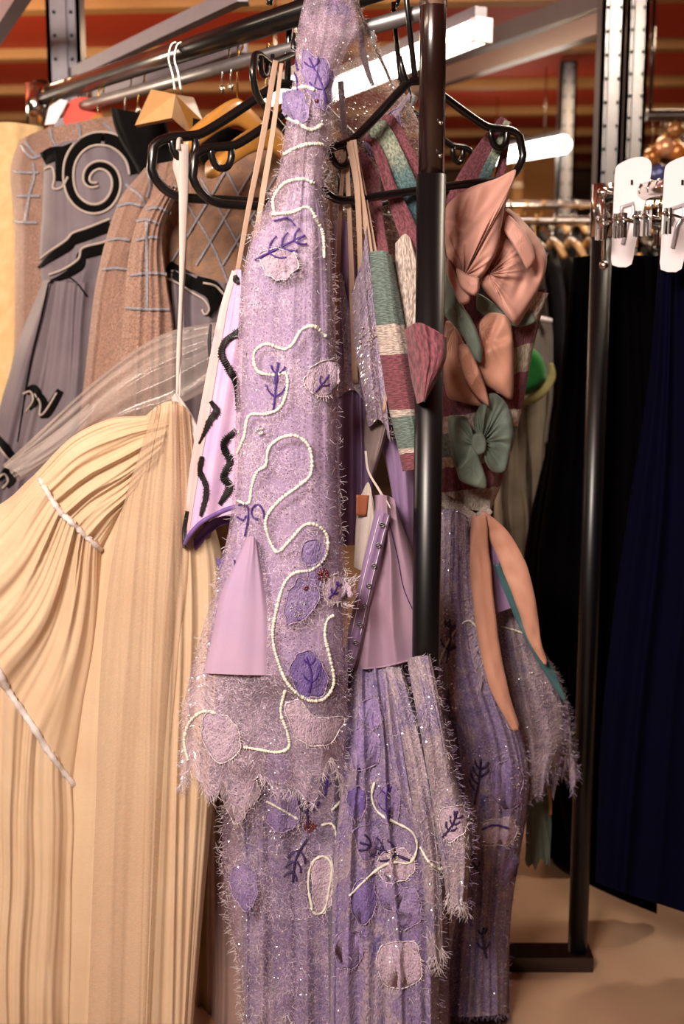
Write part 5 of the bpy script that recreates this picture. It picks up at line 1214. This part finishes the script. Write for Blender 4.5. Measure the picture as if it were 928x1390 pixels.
# ------------------------------------------------------------------ dim racks behind
kt = thing('trousers', 'khaki cotton trousers hanging in the dim gap beside the bow dress', 'trousers', at(705, 470, 3.0))
cloth('left_leg', [[(676,560),(670,700),(672,790)], [(690,540),(692,700),(700,800)], [(712,540),(716,700),(722,790)]], M['khaki'], kt, d=3.0, bulge=.05, folds=((4,.03,.6),), seed=110, nu=80, nv=60)
cloth('right_leg', [[(700,560),(700,700),(704,820)], [(714,540),(722,700),(712,836)], [(745,520),(738,640),(722,780)]], M['khaki'], kt, d=3.06, bulge=.05, folds=((4,.03,.6),), seed=111, nu=80, nv=60)
gj = thing('jacket', 'pale grey jacket on a hanger behind the green hat', 'jacket', at(730, 440, 3.1))
cloth('jacket_body', [[(700,436),(690,520),(684,600)], [(725,430),(722,520),(716,620)], [(748,440),(750,520),(742,600)]], M['grey_cloth'], gj, d=3.2, bulge=.06, folds=((4,.015,.6),), seed=112, nu=80, nv=50)
g = Geo(); g.tube([W(700,438,3.13), W(722,430,3.12), W(748,436,3.13)], .008, 8); g.build('hanger_bar', M['white_plastic'], gj)
gh = thing('felt_hat', 'emerald green felt hat hanging in the dim gap right of the bow dress', 'hat', at(722, 505, 2.95))
puff('crown', [(700,470),(716,468),(732,480),(740,496),(742,514),(732,528),(716,536),(700,536),(690,510)], 2.95, .07, M['green_felt'], gh, folds=2, fa=.004, seed=20)
band('brim', [(688,540,2.93),(710,546,2.9),(732,534,2.9),(748,512,2.93),(748,494,2.95)], [10,13,14,12,6], M['hat_trim'], gh, n=30, curl=.004)

def bg_rail(y, z, x0, x1, label):
    root = thing('garment_rack', label, 'clothes rack', ((x0+x1)/2, y, 0))
    g = Geo(); g.tube([(x0, y, z), (x1, y, z)], .016, 12); g.build('hanging_rail', M['chrome'], root)
    for x in (x0, x1):
        g = Geo(); g.tube([(x, y, .02), (x, y, z)], .018, 12); g.build('post', M['black_metal'], root)
        g = Geo(); g.box((x-.03, y-.3, 0), (x+.03, y+.3, .03)); g.build('foot', M['black_metal'], root, False)
    return z
Z1 = W(740, 300, 3.75).z; Z2 = W(740, 278, 4.7).z
bg_rail(3.75, Z1, .35, 2.3, 'dim rack of dark clothes right behind the bow dress')
bg_rail(4.7, Z2, .5, 3.0, 'furthest dim rack of clothes near the low fluorescent tube')
hues = ['0c0b0d', '15120f', '1b1a20', '0d1013', '241a14', '2b2622', '111019', '3a342d']
BM = [fabric('dim cloth %d' % i, h, None, .85, .1) for i, h in enumerate(hues)]
hm = [M['wood'], M['black_plastic'], M['wood_pale'], M['black_plastic']]
def bg_garment(x, y, z, k, first, words, group):
    root = thing('hanging_garment', words, 'garment', (x, y, z), group); ORG[root.name] = Vector((0,0,0))
    if first is None:
        g = Geo(); g.tube([tuple(p) for p in cr([(0,0,-.06),(0,0,-.03),(0,.018,-.018)]+[(0,.02*math.cos(a),.02*math.sin(a)) for a in [math.radians(q) for q in range(-20,200,30)]], 18)], .0026, 6); g.build('hook', M['brass'] if k % 2 else M['chrome'], root)
        g = Geo()
        for sy in (-1, 1): g.tube([(0,0,-.062),(0,sy*.1,-.085),(0,sy*.2,-.125)], [.012,.013,.010], 8)
        g.build('hanger', hm[k % 4], root)
        vs = []; fs = []; n = 20; m = 16
        for j in range(m+1):
            v = j/m; hw = (.10+.12*min(1, v*6)) if v < .17 else .22+.03*v
            for i in range(n):
                a = 2*math.pi*i/n; wv = 1+.35*nz(math.cos(a)*3, math.sin(a)*3+k, v*2)
                vs.append((math.cos(a)*.014*wv, math.sin(a)*hw, -.10 - v*(.75+.05*k) - (abs(math.sin(a))*.05 if v < .05 else 0)))
        for j in range(m):
            for i in range(n): fs.append((j*n+i, (j+1)*n+i, (j+1)*n+(i+1)%n, j*n+(i+1)%n))
        fs.append(tuple(range(n)))
        mk('cloth_body', vs, fs, BM[k], root)
    else:
        for ch in first.children:
            c = ch.copy(); COL.objects.link(c); c.parent = root
    root.rotation_euler = (0, 0, random.uniform(-.04, .04))
    return root
protos = {}
i = 0
x = .40
while x < 2.25:
    k = random.randrange(8); z = Z1
    if x > .92 and x < 1.0: pass
    r_ = bg_garment(x, 3.75, z, k, protos.get(k), 'dark garment on the dim rack right behind the bow dress', 'dark garments on the nearer dim rack')
    protos.setdefault(k, r_); x += .06
x = .55
while x < 2.9:
    k = random.randrange(8)
    bg_garment(x, 4.7, Z2, k, protos.get(k), 'dark garment on the furthest dim rack', 'dark garments on the furthest rack'); x += .07
# amber storage carton wall behind and items on the upper shelf
cart = thing('storage_box', 'large plain cardboard box high behind the far upright', 'box', at(720, 250, 6.0))
g = Geo(); a = W(640, 290, 7.2); b_ = W(765, 205, 7.2); g.box((a.x, 7.2, a.z-.5), (b_.x, 7.8, b_.z)); g.build('carton', plain('cardboard', '8a5a28', .8, 0, 1), cart, False)
g = Geo(); g.box(((a.x+b_.x)/2-.03, 7.195, a.z-.5), ((a.x+b_.x)/2+.03, 7.80, b_.z+.003)); g.build('packing_tape', M['wood'], cart, False)
g = Geo(); g.box((a.x-.1, 7.1, .0), (b_.x+.1, 7.9, a.z-.5)); tag(g.build('storage_crate', M['wall_dark'], None, False, origin=(a.x, 7.1, 0)), 'dark crate carrying the large cardboard box', 'crate')
for (px, py, d, r, col, lab) in ((902, 200, 3.95, .030, 'c98f6a', 'pale glass bauble high on the right shelf'), (884, 214, 3.95, .026, 'a86a30', 'amber glass bauble left of the pale one'), (916, 176, 3.95, .024, '8a5a2e', 'small brown bauble above the others'), (894, 236, 3.95, .028, '4a4f86', 'blue bauble behind the white dividers'), (924, 232, 3.95, .026, '5d6b40', 'green bauble behind the white dividers'), (918, 206, 3.95, .028, 'b0662a', 'orange bauble at the right edge')):
    rt = thing('bauble', lab, 'ornament', at(px, py, d))
    g = Geo(); g.ball(W(px, py, d), r*1.2, 20, 14); g.build('ball', plain('bauble '+col, col, .2, .4, 0, .5), rt)
    c = W(px, py, d); g = Geo(); g.tube([c+Vector((0,0,r*1.15)), c+Vector((0,0,r*1.15+.012))], .008, 10); g.build('cap', M['brass'], rt)
    g = Geo(); g.tube([c+Vector((0,0,r*1.15+.01)), (c.x, c.y, W(900,160,4.0).z)], .0012, 5); g.build('thread', M['wire'], rt)
zr = W(900,160,4.0).z
dr = thing('display_rail', 'dark rail high right from which the baubles hang', 'rail', (1.25, 3.95, zr))
g = Geo(); g.tube([(1.05, 3.95, zr), (1.9, 3.95, zr)], .02, 12); g.build('bar', M['black_metal'], dr)
g = Geo(); 
for xx in (1.06, 1.88): g.tube([(xx, 3.95, zr), (xx, 3.95, 2.6)], .008, 8)
g.build('hanging_rod', M['black_metal'], dr)

# chrome clips seen over the striped straps
for (x, y, lab) in ((556, 148, 'chrome clip beside the post, behind the striped straps'), (544, 150, 'second chrome clip left of the first, behind the striped straps')):
    rt = thing('hanger_clip', lab, 'clip', at(x, y, 2.1))
    g = Geo(); g.beam(W(x+6, y-18, 2.09), W(x-6, y+16, 2.09), .014, .006); g.build('jaw', M['chrome'], rt, False)
    g = Geo(); g.beam(W(x+9, y-16, 2.105), W(x-3, y+14, 2.105), .014, .006); g.build('jaw', M['chrome'], rt, False)
    g = Geo(); g.ball(W(x+1, y, 2.095), .007, 10, 8); g.build('spring', M['chrome'], rt)
ch_ = thing('clip_hanger', 'thin wire clip hanger with a grey knob behind the lace shoulder', 'hanger', at(505, 50, 2.04))
g = Geo(); g.tube([tuple(p) for p in cr([W(505,50,2.04), W(510,36,2.04), W(520,24,2.05), W(530,20,2.06)], 16)], .002, 7); g.build('hook', M['wire'], ch_)
g = Geo(); g.ball(W(505,52,2.04), .008, 12, 8, (1,1,1.6)); g.build('knob', M['clear_plastic'], ch_)
g = Geo(); g.tube([W(476,-8,2.0), W(492,25,2.02), W(505,56,2.04), W(524,96,2.06), W(536,126,2.07)], .0026, 8); g.build('wire_arm', M['black_plastic'], ch_)

# ------------------------------------------------------------------ light and camera
def area(name, loc, target, size, power, col, sy=None):
    l = bpy.data.lights.new(name, 'AREA'); l.energy = power; l.color = col; l.size = size
    if sy: l.shape = 'RECTANGLE'; l.size_y = sy
    o = bpy.data.objects.new(name, l); COL.objects.link(o); o.location = loc
    o.rotation_euler = (Vector(target)-Vector(loc)).to_track_quat('-Z', 'Y').to_euler()
    return o
area('key_light', (-.85, -.2, 2.4), (.0, 2.0, .95), .9, 95, (1, .87, .76), .5)  # added key lamp, unseen above left of the camera; no fitting modelled
area('overhead_fill', (1.6, 4.6, 2.55), (1.6, 4.6, 0), 1.6, 30, (1, .74, .48), .3)
area('overhead_fill', (-.8, 4.4, 2.5), (-.9, 4.6, 0), 1.2, 16, (1, .70, .42), .3)
area('overhead_fill', (.95, 2.55, 2.5), (1.0, 3.3, .9), .5, 16, (1, .84, .66), .2)  # added to brighten the gap with trousers and hat; no fitting there
area('ceiling_fill', (-2.3, 3.4, 1.9), (-.6, 4.6, 2.62), .9, 45, (1, .8, .6), .3)  # added out of view to brighten the left part of the ceiling
area('overhead_fill', (-1.6, 1.2, 2.55), (-.6, 2.2, 1.0), 1.2, 9, (1, .8, .6), .2)
w = bpy.data.worlds.new('world'); scene.world = w; w.use_nodes = True
w.node_tree.nodes['Background'].inputs[0].default_value = (.9, .6, .4, 1); w.node_tree.nodes['Background'].inputs[1].default_value = .03

cam = bpy.data.cameras.new('camera'); co = bpy.data.objects.new('camera', cam); COL.objects.link(co)
co.location = (0, 0, ZC); co.rotation_euler = (math.pi/2 - PITCH, 0, 0)
cam.sensor_fit = 'HORIZONTAL'; cam.sensor_width = 36; cam.lens = FPX/928*36
cam.shift_y = -(695-CY)/928; cam.clip_start = .05; cam.clip_end = 50
cam.dof.use_dof = True; cam.dof.focus_distance = 1.86; cam.dof.aperture_fstop = 58.19/1000/.013
scene.camera = co
scene.view_settings.view_transform = 'Standard'; scene.view_settings.look = 'None'; scene.view_settings.gamma = 1; scene.view_settings.use_curve_mapping = False
scene.view_settings.exposure = 0.5
scene.cycles.use_denoising = True
scene.cycles.transparent_max_bounces = 24; scene.cycles.max_bounces = 8
scene.cycles.sample_clamp_indirect = 6
bpy.context.view_layer.update()
